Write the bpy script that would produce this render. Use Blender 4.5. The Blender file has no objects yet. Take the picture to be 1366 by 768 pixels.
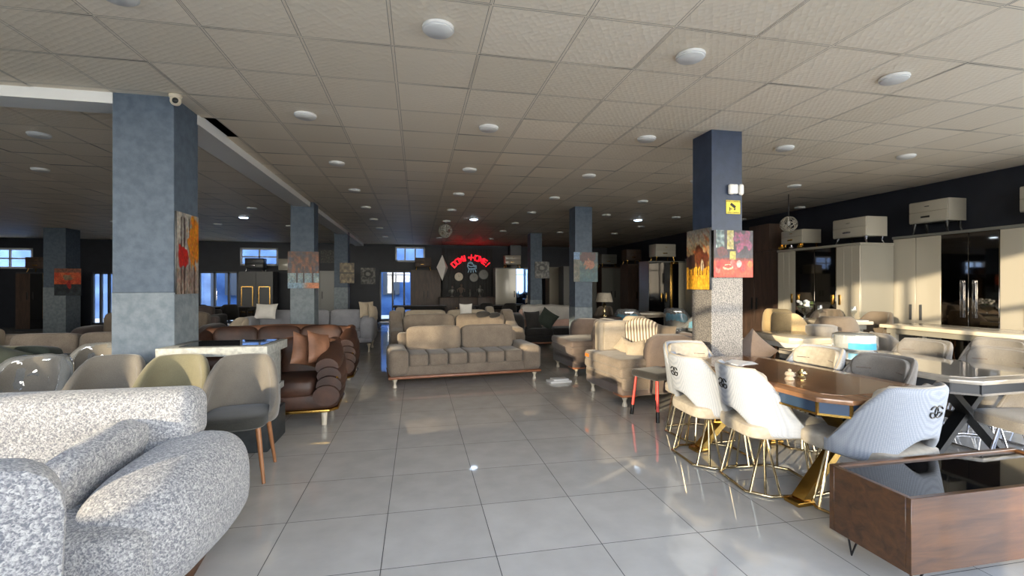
WORLD, SUN, EXPOSURE = 8.7, 6.0, 0.8
import bpy, bmesh, math, random
from mathutils import Matrix, Vector, noise
random.seed(7)
PI = math.pi
sc = bpy.context.scene
COL = sc.collection
# ------------------------------------------------------------------ camera frame (1366 x 768)
F, CX, HY, CAMZ = 620.0, 683.0, 381.0, 1.45
PSI = math.radians(11.48)
CP, SP = math.cos(PSI), math.sin(PSI)
CEIL = 3.115
def W(px, py, z):                      # point of the room at known height z
    d = F*(CAMZ-z)/(py-HY); u = (px-CX)/F*d
    return (CP*u+SP*d, CP*d-SP*u)
def V(px, py, Y):                      # point of the room on the plane y = Y
    a = (px-CX)/F; d = Y/(CP-SP*a)
    return (d*(CP*a+SP), Y, CAMZ-(py-HY)*d/F)
def S(px, py, X):                      # point of the room on the plane x = X
    a = (px-CX)/F; d = X/(CP*a+SP)
    return (X, d*(CP-SP*a), CAMZ-(py-HY)*d/F)
# ------------------------------------------------------------------ materials
def lin(c):
    return tuple(((x/255)/12.92 if x/255 <= .04045 else ((x/255+.055)/1.055)**2.4) for x in c)
class N:
    def __init__(s, name):
        s.m = bpy.data.materials.new(name); s.m.use_nodes = True
        s.t = s.m.node_tree; s.b = s.t.nodes['Principled BSDF']
    def n(s, typ, **kw):
        x = s.t.nodes.new(typ)
        for k, v in kw.items():
            if k.startswith('i_'):
                x.inputs[k[2:].replace('_', ' ')].default_value = v
            else: setattr(x, k, v)
        return x
    def l(s, a, b): s.t.links.new(a, b)
    def coord(s): return s.n('ShaderNodeTexCoord').outputs['Object']
    def ramp(s, fac, stops):
        r = s.n('ShaderNodeValToRGB'); e = r.color_ramp.elements
        while len(e) < len(stops): e.new(.5)
        for k, (p, c) in enumerate(stops):
            e[k].position = p; e[k].color = (*c, 1) if len(c) == 3 else c
        s.l(fac, r.inputs[0]); return r.outputs['Color']
    def bump(s, h, strength=.3, dist=.01):
        b = s.n('ShaderNodeBump'); b.inputs['Strength'].default_value = strength; b.inputs['Distance'].default_value = dist
        s.l(h, b.inputs['Height']); s.l(b.outputs['Normal'], s.b.inputs['Normal']); return b
def plain(name, c, rough=.5, metal=0, emit=None, es=0, spec=None, coat=0):
    n = N(name); n.b.inputs['Base Color'].default_value = (*lin(c), 1)
    n.b.inputs['Roughness'].default_value = rough; n.b.inputs['Metallic'].default_value = metal
    if spec is not None: n.b.inputs['Specular IOR Level'].default_value = spec
    if coat: n.b.inputs['Coat Weight'].default_value = coat; n.b.inputs['Coat Roughness'].default_value = .05
    if emit: n.b.inputs['Emission Color'].default_value = (*lin(emit), 1); n.b.inputs['Emission Strength'].default_value = es
    return n.m
def fabric(name, c1, c2, scale=160, rough=.9, bump=.35, sheen=.2, big=6):
    n = N(name); co = n.coord()
    a = n.n('ShaderNodeTexNoise', i_Scale=scale, i_Detail=3.0); n.l(co, a.inputs['Vector'])
    b = n.n('ShaderNodeTexNoise', i_Scale=big, i_Detail=2.0); n.l(co, b.inputs['Vector'])
    mx = n.n('ShaderNodeMath', operation='MULTIPLY_ADD'); n.l(a.outputs['Fac'], mx.inputs[0]); mx.inputs[1].default_value = .6
    m2 = n.n('ShaderNodeMath', operation='MULTIPLY'); n.l(b.outputs['Fac'], m2.inputs[0]); m2.inputs[1].default_value = .4
    n.l(m2.outputs[0], mx.inputs[2])
    n.l(n.ramp(mx.outputs[0], [(.35, lin(c1)), (.65, lin(c2))]), n.b.inputs['Base Color'])
    n.b.inputs['Roughness'].default_value = rough; n.b.inputs['Sheen Weight'].default_value = sheen
    n.b.inputs['Specular IOR Level'].default_value = .2
    n.bump(a.outputs['Fac'], bump, .004); return n.m
def boucle(name, c1, c2):
    n = N(name); co = n.coord()
    w = n.n('ShaderNodeTexNoise', i_Scale=95.0, i_Detail=2.0, i_Distortion=1.2); n.l(co, w.inputs['Vector'])
    v = n.n('ShaderNodeTexVoronoi', i_Scale=120.0, feature='SMOOTH_F1'); 
    ad = n.n('ShaderNodeMixRGB', blend_type='ADD'); ad.inputs[0].default_value = .02; n.l(co, ad.inputs[1]); n.l(w.outputs['Color'], ad.inputs[2])
    n.l(ad.outputs[0], v.inputs['Vector'])
    mx = n.n('ShaderNodeMath', operation='MULTIPLY_ADD'); n.l(v.outputs['Distance'], mx.inputs[0]); mx.inputs[1].default_value = .6; n.l(w.outputs['Fac'], mx.inputs[2])
    n.l(n.ramp(mx.outputs[0], [(.6, lin(c1)), (1.0, lin(c2))]), n.b.inputs['Base Color'])
    n.b.inputs['Roughness'].default_value = .95; n.b.inputs['Sheen Weight'].default_value = .25
    n.b.inputs['Specular IOR Level'].default_value = .15
    n.bump(mx.outputs[0], .5, .006); return n.m
def wood(name, c1, c2, scale=(2, 2, 14), rough=.4, coat=0, axis='X'):
    n = N(name); co = n.coord()
    mp = n.n('ShaderNodeMapping'); n.l(co, mp.inputs['Vector']); mp.inputs['Scale'].default_value = scale
    t = n.n('ShaderNodeTexNoise', i_Scale=2.5, i_Detail=6.0, i_Roughness=.6, i_Distortion=.6); n.l(mp.outputs[0], t.inputs['Vector'])
    n.l(n.ramp(t.outputs['Fac'], [(.3, lin(c1)), (.7, lin(c2))]), n.b.inputs['Base Color'])
    n.b.inputs['Roughness'].default_value = rough
    if coat: n.b.inputs['Coat Weight'].default_value = coat; n.b.inputs['Coat Roughness'].default_value = .04
    n.bump(t.outputs['Fac'], .08, .003); return n.m
def noisy(name, c1, c2, scale=8, rough=.6, bump=0, bscale=None, detail=4, lo=.35, hi=.65, coat=0, spec=.5):
    n = N(name); co = n.coord()
    t = n.n('ShaderNodeTexNoise', i_Scale=float(scale), i_Detail=float(detail)); n.l(co, t.inputs['Vector'])
    n.l(n.ramp(t.outputs['Fac'], [(lo, lin(c1)), (hi, lin(c2))]), n.b.inputs['Base Color'])
    n.b.inputs['Roughness'].default_value = rough; n.b.inputs['Specular IOR Level'].default_value = spec
    if coat: n.b.inputs['Coat Weight'].default_value = coat; n.b.inputs['Coat Roughness'].default_value = .04
    if bump:
        b = n.n('ShaderNodeTexNoise', i_Scale=float(bscale or scale*3), i_Detail=3.0); n.l(co, b.inputs['Vector']); n.bump(b.outputs['Fac'], bump, .006)
    return n.m
def glassy(name, tint=(1, 1, 1), refl=.12, rough=0.0, veil=None, veilw=0):
    m = bpy.data.materials.new(name); m.use_nodes = True; t = m.node_tree; t.nodes.clear()
    o = t.nodes.new('ShaderNodeOutputMaterial'); mx = t.nodes.new('ShaderNodeMixShader')
    a = t.nodes.new('ShaderNodeBsdfTransparent'); a.inputs[0].default_value = (*tint, 1)
    g = t.nodes.new('ShaderNodeBsdfGlossy'); g.inputs['Roughness'].default_value = rough
    fr = t.nodes.new('ShaderNodeLayerWeight'); fr.inputs['Blend'].default_value = .5
    pw = t.nodes.new('ShaderNodeMath'); pw.operation = 'POWER'; pw.inputs[1].default_value = 4.5; t.links.new(fr.outputs['Facing'], pw.inputs[0])
    ad = t.nodes.new('ShaderNodeMath'); ad.operation = 'MULTIPLY_ADD'; ad.inputs[1].default_value = .85; ad.inputs[2].default_value = refl; ad.use_clamp = True
    t.links.new(pw.outputs[0], ad.inputs[0]); t.links.new(ad.outputs[0], mx.inputs[0])
    src = a.outputs[0]
    if veil:
        d = t.nodes.new('ShaderNodeBsdfDiffuse'); d.inputs[0].default_value = (*lin(veil), 1)
        m2 = t.nodes.new('ShaderNodeMixShader'); m2.inputs[0].default_value = veilw
        t.links.new(src, m2.inputs[1]); t.links.new(d.outputs[0], m2.inputs[2]); src = m2.outputs[0]
    t.links.new(src, mx.inputs[1]); t.links.new(g.outputs[0], mx.inputs[2]); t.links.new(mx.outputs[0], o.inputs[0])
    return m
def vcol(name, rough=.5):
    n = N(name); a = n.n('ShaderNodeAttribute', attribute_name='paint'); n.l(a.outputs['Color'], n.b.inputs['Base Color'])
    n.b.inputs['Roughness'].default_value = rough; return n.m
def gridlines(n, co, x0, y0, p, half):
    """1 on the joints of a square grid of pitch p, else 0"""
    sp = n.n('ShaderNodeSeparateXYZ'); n.l(co, sp.inputs[0]); outs = []
    for ax, o in (('X', x0), ('Y', y0)):
        a = n.n('ShaderNodeMath', operation='SUBTRACT'); n.l(sp.outputs[ax], a.inputs[0]); a.inputs[1].default_value = o
        pp = n.n('ShaderNodeMath', operation='PINGPONG'); n.l(a.outputs[0], pp.inputs[0]); pp.inputs[1].default_value = p/2
        c = n.n('ShaderNodeMath', operation='LESS_THAN'); n.l(pp.outputs[0], c.inputs[0]); c.inputs[1].default_value = half
        outs.append(c.outputs[0])
    mx = n.n('ShaderNodeMath', operation='MAXIMUM'); n.l(outs[0], mx.inputs[0]); n.l(outs[1], mx.inputs[1])
    return mx.outputs[0], sp
def cellrand(n, sp, x0, y0, p):
    cs = []
    for ax, o in (('X', x0), ('Y', y0)):
        a = n.n('ShaderNodeMath', operation='SUBTRACT'); n.l(sp.outputs[ax], a.inputs[0]); a.inputs[1].default_value = o
        d = n.n('ShaderNodeMath', operation='DIVIDE'); n.l(a.outputs[0], d.inputs[0]); d.inputs[1].default_value = p
        f = n.n('ShaderNodeMath', operation='FLOOR'); n.l(d.outputs[0], f.inputs[0]); cs.append(f.outputs[0])
    cb = n.n('ShaderNodeCombineXYZ'); n.l(cs[0], cb.inputs[0]); n.l(cs[1], cb.inputs[1])
    wn = n.n('ShaderNodeTexWhiteNoise'); n.l(cb.outputs[0], wn.inputs['Vector']); return wn.outputs['Value']
def mat_floor():
    n = N('polished_floor_tile'); co = n.coord()
    g, sp = gridlines(n, co, -.185, 3.66, .6, .0022)
    r = cellrand(n, sp, -.185, 3.66, .6)
    t = n.n('ShaderNodeTexNoise', i_Scale=5.0, i_Detail=6.0); n.l(co, t.inputs['Vector'])
    mm = n.n('ShaderNodeMath', operation='MULTIPLY_ADD'); n.l(r, mm.inputs[0]); mm.inputs[1].default_value = .25; n.l(t.outputs['Fac'], mm.inputs[2])
    c = n.ramp(mm.outputs[0], [(.3, lin((190, 184, 174))), (.95, lin((210, 204, 194)))])
    mx = n.n('ShaderNodeMixRGB'); n.l(g, mx.inputs[0]); n.l(c, mx.inputs[1]); mx.inputs[2].default_value = (*lin((58, 55, 52)), 1)
    n.l(mx.outputs[0], n.b.inputs['Base Color'])
    rr = n.n('ShaderNodeMath', operation='MULTIPLY_ADD'); n.l(g, rr.inputs[0]); rr.inputs[1].default_value = .5; rr.inputs[2].default_value = .045
    n.l(rr.outputs[0], n.b.inputs['Roughness']); n.b.inputs['IOR'].default_value = 1.6
    w = n.n('ShaderNodeTexNoise', i_Scale=3.0, i_Detail=1.0); n.l(co, w.inputs['Vector']); n.bump(w.outputs['Fac'], .05, .02)
    return n.m
def mat_ceiling():
    n = N('embossed_ceiling_tile'); co = n.coord()
    g, sp = gridlines(n, co, -.17, 3.93, .6, .009)
    g2, _ = gridlines(n, co, -.17, 3.93, .6, .0125)
    r = cellrand(n, sp, -.17, 3.93, .6)
    c = n.ramp(r, [(0, lin((226, 212, 190))), (.9, lin((237, 223, 202))), (1, lin((242, 226, 203)))])
    m1 = n.n('ShaderNodeMixRGB'); n.l(g2, m1.inputs[0]); n.l(c, m1.inputs[1]); m1.inputs[2].default_value = (*lin((128, 119, 107)), 1)
    m2 = n.n('ShaderNodeMixRGB'); n.l(g, m2.inputs[0]); n.l(m1.outputs[0], m2.inputs[1]); m2.inputs[2].default_value = (*lin((228, 214, 193)), 1)
    n.l(m2.outputs[0], n.b.inputs['Base Color'])
    n.b.inputs['Roughness'].default_value = .5; n.b.inputs['Specular IOR Level'].default_value = .3
    mp = n.n('ShaderNodeMapping'); n.l(co, mp.inputs['Vector']); mp.inputs['Rotation'].default_value = (0, 0, .6)
    v = n.n('ShaderNodeTexVoronoi', i_Scale=24.0); n.l(mp.outputs[0], v.inputs['Vector']); v.inputs['Randomness'].default_value = .25
    z = n.n('ShaderNodeTexNoise', i_Scale=14.0, i_Detail=2.0); n.l(co, z.inputs['Vector'])
    q = n.n('ShaderNodeMath', operation='MULTIPLY_ADD'); n.l(z.outputs['Fac'], q.inputs[0]); q.inputs[1].default_value = .6; n.l(v.outputs['Distance'], q.inputs[2])
    n.bump(q.outputs[0], .30, .012); return n.m

M = {}
M['floor'] = mat_floor(); M['ceiling'] = mat_ceiling()
M['boucle'] = boucle('white_boucle', (108, 109, 114), (184, 182, 179))
M['velvet'] = fabric('grey_velvet', (90, 85, 78), (112, 106, 97), 220, .8, .12, .4)
M['olive'] = fabric('olive_velvet', (98, 94, 74), (118, 112, 88), 220, .8, .12, .4)
M['seatdark'] = fabric('charcoal_seat', (46, 46, 43), (62, 61, 57), 200, .85, .15)
M['beige'] = fabric('beige_weave', (104, 93, 82), (134, 121, 107), 130, .9, .4)
M['beigelight'] = fabric('pale_beige_weave', (146, 133, 116), (170, 157, 138), 150, .9, .3)
M['taupe'] = fabric('taupe_weave', (92, 80, 74), (110, 97, 89), 170, .9, .3)
M['taupedark'] = fabric('dark_taupe_weave', (66, 58, 56), (82, 72, 70), 170, .9, .3)
M['dark'] = fabric('charcoal_fabric', (34, 32, 32), (48, 46, 44), 170, .9, .3)
M['darkgreen'] = fabric('dark_green_fabric', (36, 42, 38), (52, 58, 50), 170, .8, .3)
M['greysofa'] = fabric('pale_grey_fabric', (128, 128, 134), (152, 152, 158), 150, .9, .3)
M['pink'] = fabric('dusty_pink_fabric', (176, 142, 130), (196, 164, 150), 150, .9, .3)
M['whitecloth'] = fabric('white_cloth', (200, 196, 190), (224, 220, 214), 120, .9, .3)
M['brownleather'] = noisy('brown_velvet', (46, 29, 22), (74, 48, 36), 5, .5, .2, 40)
M['leatherlit'] = noisy('sunlit_tan_velvet', (104, 70, 50), (140, 98, 74), 6, .55, .2, 40)  # sunlit copy of the brown velvet for back rolls; also the tan cushions
M['chairwhite'] = fabric('white_mesh_fabric', (136, 141, 150), (168, 172, 178), 320, .85, .5, .15)
def mesh_cloth(name, c1, c2):
    n = N(name); co = n.coord(); v = n.n('ShaderNodeTexVoronoi', i_Scale=150.0); n.l(co, v.inputs['Vector']); v.inputs['Randomness'].default_value = .08
    n.l(n.ramp(v.outputs['Distance'], [(.15, lin(c2)), (.6, lin(c1))]), n.b.inputs['Base Color']); n.b.inputs['Roughness'].default_value = .85
    n.b.inputs['Specular IOR Level'].default_value = .2; n.bump(v.outputs['Distance'], .2, .002); return n.m
M['chairwhite'] = mesh_cloth('white_woven_mesh', (138, 143, 152), (170, 174, 181))
M['chairbeige'] = fabric('cream_leather', (148, 139, 126), (168, 159, 144), 30, .55, .08, .1)
M['chairgrey'] = fabric('stone_grey_fabric', (104, 100, 96), (126, 121, 115), 180, .85, .3)
M['chairbrown'] = fabric('brown_grey_fabric', (92, 82, 72), (110, 98, 86), 180, .85, .3)
M['chairsand'] = fabric('sand_fabric', (164, 140, 102), (186, 162, 122), 90, .85, .3)
M['gold'] = plain('brushed_gold', (202, 160, 84), .22, 1)
M['brass'] = plain('pale_brass', (206, 188, 150), .15, 1)
M['chrome'] = plain('chrome', (200, 200, 205), .12, 1)
M['black'] = plain('black_metal', (18, 18, 18), .4)
M['blackglass'] = plain('black_glass', (6, 6, 8), .03, 0, spec=.6)
M['white'] = plain('white_paint', (222, 220, 216), .5)
M['ivory'] = plain('ivory_lacquer', (212, 200, 178), .35)
M['legwood'] = wood('beech_leg', (128, 84, 52), (168, 116, 76), (8, 8, 2))
M['walnut'] = wood('walnut_veneer', (56, 35, 18), (96, 62, 32), (1.0, 7, 9), .32, .25)
M['walnuttop'] = wood('walnut_table_top', (104, 72, 48), (146, 106, 74), (7, 1, 1), .2, .5)
M['brownward'] = wood('brown_wardrobe_veneer', (52, 40, 34), (78, 60, 50), (5, 5, 1), .5)
M['goldtrim'] = wood('copper_wood_trim', (132, 84, 58), (156, 104, 74), (3, 3, 3), .35)
M['stone'] = noisy('grey_stone', (128, 130, 128), (156, 157, 152), 30, .6, .15, 120)
M['darkstone'] = noisy('dark_slate', (40, 44, 46), (54, 58, 60), 10, .6)
M['marble'] = noisy('grey_marble', (134, 128, 118), (164, 156, 144), 3, .08, detail=8, coat=.5)
M['whitemarble'] = noisy('cream_marble', (188, 176, 156), (214, 202, 180), 3, .15, detail=8)
M['bluelacquer'] = plain('blue_lacquer', (44, 62, 84), .3, coat=.3)
M['darkgrey'] = plain('dark_grey_lacquer', (52, 54, 58), .35)
M['colup'] = noisy('slate_blue_plaster', (66, 78, 92), (80, 92, 106), 14, .65, .35, 60)
M['collo'] = noisy('sunlit_pale_blue_plaster', (98, 108, 116), (118, 126, 132), 14, .65, .4, 60)  # lower cladding plaster; daylight on it painted in as a paler tone
M['navy'] = noisy('navy_paint', (38, 50, 70), (46, 58, 80), 10, .5, .1, 60)
M['granite'] = noisy('speckled_granite', (70, 68, 70), (142, 138, 134), 110, .45, detail=2, lo=.4, hi=.62)
M['wallnavy'] = noisy('dark_navy_wall', (26, 30, 40), (32, 36, 46), 4, .55, .1, 40)
M['wallblack'] = noisy('near_black_wall', (16, 17, 20), (22, 23, 26), 4, .6)
M['greige'] = plain('greige_lacquer', (158, 152, 140), .22, coat=.3)
M['greigedark'] = plain('greige_dark_lacquer', (134, 130, 120), .3)
M['greylacq'] = plain('mid_grey_lacquer', (98, 98, 94), .35)
M['mirror'] = plain('mirror', (190, 186, 178), .02, 1)
M['bluemirror'] = plain('sky_reflection_mirror', (84, 112, 160), .03, 1)  # blue of the reflected sky is put into the mirror colour
M['bronzemirror'] = plain('bronze_mirror', (130, 122, 112), .03, 1)
M['neon'] = plain('red_neon', (255, 20, 40), .4, emit=(255, 10, 36), es=.95)
M['neonwhite'] = plain('dim_white_neon', (150, 170, 180), .4, emit=(150, 190, 210), es=.25)
M['led'] = plain('lit_led', (220, 235, 255), .4, emit=(205, 228, 255), es=9)
M['lampoff'] = plain('opal_diffuser', (214, 212, 208), .5)
M['glass'] = glassy('clear_glass', (.94, .96, .96), .05)
M['wrap'] = glassy('clear_plastic_film', (.93, .95, .96), .30, .06, (230, 235, 238), .14)
M['bottleglass'] = glassy('drinking_glass', (.9, .93, .93), .14)
M['blueplastic'] = plain('blue_plastic', (84, 186, 224), .35)
M['paper'] = plain('white_paper', (226, 224, 220), .7)
M['red'] = plain('red_lacquer', (206, 70, 62), .4)
M['orange'] = plain('orange_tag', (224, 112, 34), .6)
M['yellow'] = plain('yellow_sign', (222, 200, 62), .5)
M['ink'] = plain('black_ink', (22, 22, 22), .6)
M['paint'] = vcol('oil_paint', .45)
M['green'] = noisy('leaf_green', (70, 96, 50), (110, 134, 74), 20, .6)
M['pavement'] = noisy('pavement', (206, 192, 170), (224, 210, 186), 2, .85)
M['bluewall'] = noisy('daylight_blue_wall', (40, 74, 122), (74, 108, 156), 1.2, .8)  # blue daylight behind the back openings, put into a wall colour
M['framegrey'] = plain('grey_window_frame', (70, 74, 80), .4)
M['pvc'] = plain('white_window_frame', (196, 198, 202), .4)
M['curtain'] = fabric('brown_curtain', (60, 48, 40), (80, 66, 56), 90)
def stripes():
    n = N('striped_cushion_cloth'); co = n.coord()
    sp = n.n('ShaderNodeSeparateXYZ'); n.l(co, sp.inputs[0])
    a = n.n('ShaderNodeMath', operation='PINGPONG'); n.l(sp.outputs['X'], a.inputs[0]); a.inputs[1].default_value = .021
    c = n.ramp(a.outputs[0], [(0, lin((112, 98, 84))), (.011, lin((116, 102, 88))), (.012, lin((206, 192, 170))), (.021, lin((206, 192, 170)))])
    n.l(c, n.b.inputs['Base Color']); n.b.inputs['Roughness'].default_value = .9; return n.m
M['stripe'] = stripes()
# ------------------------------------------------------------------ mesh helpers
def T(x=0, y=0, z=0): return Matrix.Translation((x, y, z))
def R(a, ax='Z'): return Matrix.Rotation(a, 4, ax)
I4 = Matrix.Identity(4)
def NB(): return bmesh.new()
def merge(bm, t, mat=None):
    if mat is not None: bmesh.ops.transform(t, matrix=mat, verts=t.verts)
    me = bpy.data.meshes.new('t'); t.to_mesh(me); t.free(); bm.from_mesh(me); bpy.data.meshes.remove(me)
    return bm
def box(bm, x0, x1, y0, y1, z0, z1, r=0, seg=2, mat=None):
    t = bmesh.new(); bmesh.ops.create_cube(t, size=1)
    for v in t.verts:
        v.co = Vector(((x0+x1)/2+v.co.x*(x1-x0), (y0+y1)/2+v.co.y*(y1-y0), (z0+z1)/2+v.co.z*(z1-z0)))
    if r > 0:
        r = min(r, .49*min(abs(x1-x0), abs(y1-y0), abs(z1-z0)))
        bmesh.ops.bevel(t, geom=list(t.edges), offset=r, segments=seg, profile=.5, affect='EDGES')
    return merge(bm, t, mat)
def sgp(v, e): return math.copysign(abs(v)**e, v)
def cushion(bm, sx, sy, sz, mat=I4, e1=.35, e2=.3, nu=20, nv=12, wob=0, seed=0):
    """soft block: a super-ellipsoid of size sx, sy, sz"""
    t = bmesh.new(); rows = []
    for j in range(nv+1):
        ph = -PI/2+PI*j/nv
        if j in (0, nv):
            rows.append([t.verts.new((0, 0, math.copysign(sz/2, ph)))]); continue
        row = []
        for i in range(nu):
            th = 2*PI*i/nu+PI/nu
            x = sx/2*sgp(math.cos(ph), e1)*sgp(math.cos(th), e2); y = sy/2*sgp(math.cos(ph), e1)*sgp(math.sin(th), e2); z = sz/2*sgp(math.sin(ph), e1)
            if wob:
                k = noise.noise(Vector((x*7+seed, y*7, z*7+seed)))*wob; x += k; z += k; y += k
            row.append(t.verts.new((x, y, z)))
        rows.append(row)
    for j in range(nv):
        a, b = rows[j], rows[j+1]
        for i in range(nu):
            k = (i+1) % nu
            if len(a) == 1: t.faces.new((a[0], b[k], b[i]))
            elif len(b) == 1: t.faces.new((a[i], a[k], b[0]))
            else: t.faces.new((a[i], a[k], b[k], b[i]))
    return merge(bm, t, mat)
def pillow(bm, w, h, th, mat=I4, n=12, seed=0):
    """scatter cushion standing in the XZ plane: thick middle, thin seam, pointed corners"""
    t = bmesh.new(); G = {}
    for s in (1, -1):
        for i in range(n+1):
            for j in range(n+1):
                u, v = -1+2*i/n, -1+2*j/n
                edge = i in (0, n) or j in (0, n)
                if s < 0 and edge: G[(s, i, j)] = G[(1, i, j)]; continue
                pin = 1-.09*(1-u*u)*(v*v)*1.0; pin2 = 1-.09*(1-v*v)*(u*u)
                y = th/2*(max(0, 1-u**2)**.45)*(max(0, 1-v**2)**.45)*s
                y += .012*noise.noise(Vector((u*2+seed, v*2, s)))*(0 if edge else 1)
                G[(s, i, j)] = t.verts.new((w/2*u*pin2, y, h/2*v*pin))
        for i in range(n):
            for j in range(n):
                q = (G[(s, i, j)], G[(s, i+1, j)], G[(s, i+1, j+1)], G[(s, i, j+1)])
                try: t.faces.new(q if s < 0 else q[::-1])
                except ValueError: pass
    return merge(bm, t, mat)
def tube(bm, pts, r, closed=False, n=8, mat=None):
    t = bmesh.new(); pts = [Vector(p) for p in pts]; m = len(pts); rings = []; up = Vector((0, 0, 1))
    rr = r if isinstance(r, (list, tuple)) else [r]*m
    for i, p in enumerate(pts):
        a = pts[(i-1) % m] if (closed or i > 0) else p; b = pts[(i+1) % m] if (closed or i < m-1) else p
        d = (b-a).normalized(); s = d.cross(up)
        if s.length < .05: s = d.cross(Vector((1, 0, 0)))
        s.normalize(); w = d.cross(s)
        rings.append([t.verts.new(p+(s*math.cos(2*PI*k/n)+w*math.sin(2*PI*k/n))*rr[i]) for k in range(n)])
    for i in range(m if closed else m-1):
        A, B = rings[i], rings[(i+1) % m]
        for k in range(n): t.faces.new((A[k], A[(k+1) % n], B[(k+1) % n], B[k]))
    if not closed: t.faces.new(rings[0][::-1]); t.faces.new(rings[-1])
    bmesh.ops.recalc_face_normals(t, faces=t.faces)
    return merge(bm, t, mat)
def lathe(bm, prof, n=24, mat=None):
    t = bmesh.new(); rings = []
    for r, z in prof:
        rings.append([t.verts.new((0, 0, z))] if r < 1e-6 else [t.verts.new((r*math.cos(2*PI*k/n), r*math.sin(2*PI*k/n), z)) for k in range(n)])
    for a, b in zip(rings, rings[1:]):
        for k in range(n):
            q = (k+1) % n
            if len(a) == 1 and len(b) == 1: continue
            if len(a) == 1: t.faces.new((a[0], b[k], b[q]))
            elif len(b) == 1: t.faces.new((a[q], a[k], b[0]))
            else: t.faces.new((a[k], a[q], b[q], b[k]))
    for g, fl in ((rings[0], 1), (rings[-1], 0)):
        if len(g) > 1: t.faces.new(g[::-1] if fl else g)
    bmesh.ops.recalc_face_normals(t, faces=t.faces)
    return merge(bm, t, mat)
def prism(bm, poly, z0, z1, mat=None, bev=0):
    t = bmesh.new()
    a = [t.verts.new((x, y, z0)) for x, y in poly]; b = [t.verts.new((x, y, z1)) for x, y in poly]; m = len(poly)
    t.faces.new(a[::-1]); t.faces.new(b)
    for k in range(m): t.faces.new((a[k], a[(k+1) % m], b[(k+1) % m], b[k]))
    bmesh.ops.recalc_face_normals(t, faces=t.faces)
    if bev: bmesh.ops.bevel(t, geom=list(t.edges), offset=bev, segments=2, profile=.5, affect='EDGES')
    return merge(bm, t, mat)
def loft(bm, rings, mat=None, cap=True):
    t = bmesh.new(); Rr = [[t.verts.new(p) for p in r] for r in rings]; n = len(rings[0])
    for a, b in zip(Rr, Rr[1:]):
        for k in range(n): t.faces.new((a[k], a[(k+1) % n], b[(k+1) % n], b[k]))
    if cap: t.faces.new(Rr[0][::-1]); t.faces.new(Rr[-1])
    bmesh.ops.recalc_face_normals(t, faces=t.faces)
    return merge(bm, t, mat)
def shell(bm, fn, nu, nv, th, mat=None, pw=.5, edge=.12):
    """padded sheet: fn(u, v) with u, v in 0..1; thickness falls to nothing over the border"""
    t = bmesh.new(); P = {}
    def nrm(u, v):
        e = .004
        a = Vector(fn(min(1, u+e), v))-Vector(fn(max(0, u-e), v)); b = Vector(fn(u, min(1, v+e)))-Vector(fn(u, max(0, v-e)))
        x = a.cross(b); return x.normalized() if x.length > 1e-12 else Vector((0, 0, 1))
    def par(k, n):            # denser near the border
        x = k/n; return .5-.5*math.cos(PI*x)
    for s in (1, -1):
        for i in range(nu+1):
            for j in range(nv+1):
                if s < 0 and (i in (0, nu) or j in (0, nv)): P[(s, i, j)] = P[(1, i, j)]; continue
                u, v = par(i, nu), par(j, nv)
                f = min(1, min(u, 1-u)/edge)*1.0; g = min(1, min(v, 1-v)/edge)
                k = math.sqrt(max(0, 1-(1-f)**2))*math.sqrt(max(0, 1-(1-g)**2))
                P[(s, i, j)] = t.verts.new(Vector(fn(u, v))+nrm(u, v)*(th/2*k*s))
        for i in range(nu):
            for j in range(nv):
                q = [P[(s, i, j)], P[(s, i+1, j)], P[(s, i+1, j+1)], P[(s, i, j+1)]]
                try: t.faces.new(q if s > 0 else q[::-1])
                except ValueError: pass
    bmesh.ops.remove_doubles(t, verts=t.verts, dist=1e-5)
    bmesh.ops.recalc_face_normals(t, faces=t.faces)
    return merge(bm, t, mat)
def bar(bm, p, q, w, h, mat=None):
    """square bar from p to q"""
    p, q = Vector(p), Vector(q); d = q-p; L = d.length
    rot = d.to_track_quat('X', 'Z').to_matrix().to_4x4()
    m = T(*p) @ rot
    if mat is not None: m = mat @ m
    return box(bm, 0, L, -w/2, w/2, -h/2, h/2, 0, 2, m)
def obj(name, bm, m, parent=None, sharp=.7, loc=None, smooth=True):
    me = bpy.data.meshes.new(name)
    for f in bm.faces: f.smooth = smooth
    for e in bm.edges:
        if len(e.link_faces) == 2:
            try:
                if e.calc_face_angle() > sharp: e.smooth = False
            except ValueError: pass
    bm.to_mesh(me); bm.free(); me.materials.append(M[m] if isinstance(m, str) else m)
    o = bpy.data.objects.new(name, me); COL.objects.link(o)
    if parent is not None: o.parent = parent
    if loc is not None: o.location = loc
    return o
def tag(o, label, cat, group=None):
    o['label'] = label; o['category'] = cat
    if group: o['group'] = group
    return o
def thing(name, label, cat, loc=(0, 0, 0), rz=0, group=None):
    o = bpy.data.objects.new(name, None); COL.objects.link(o); o.empty_display_size = .1
    o.location = loc if len(loc) == 3 else (*loc, 0); o.rotation_euler = (0, 0, rz)
    return tag(o, label, cat, group)
def dup(root, loc, rz, label, group=None):
    bpy.context.view_layer.update()
    r = root.copy(); COL.objects.link(r); r.location = loc if len(loc) == 3 else (*loc, 0); r.rotation_euler = (0, 0, rz)
    r['label'] = label
    if group: r['group'] = group
    for ch in list(root.children):
        c = ch.copy(); COL.objects.link(c); c.parent = r
        for g in list(ch.children):
            d = g.copy(); COL.objects.link(d); d.parent = c
    return r
def recolour(root, swap):
    """give a copied thing materials of its own (object-level slots, so the mesh data stays shared)"""
    for o in [root]+list(root.children_recursive):
        if o.type == 'MESH' and o.material_slots:
            k = o.name.split('.')[0]
            if k in swap: o.material_slots[0].link = 'OBJECT'; o.material_slots[0].material = M[swap[k]]
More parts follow.
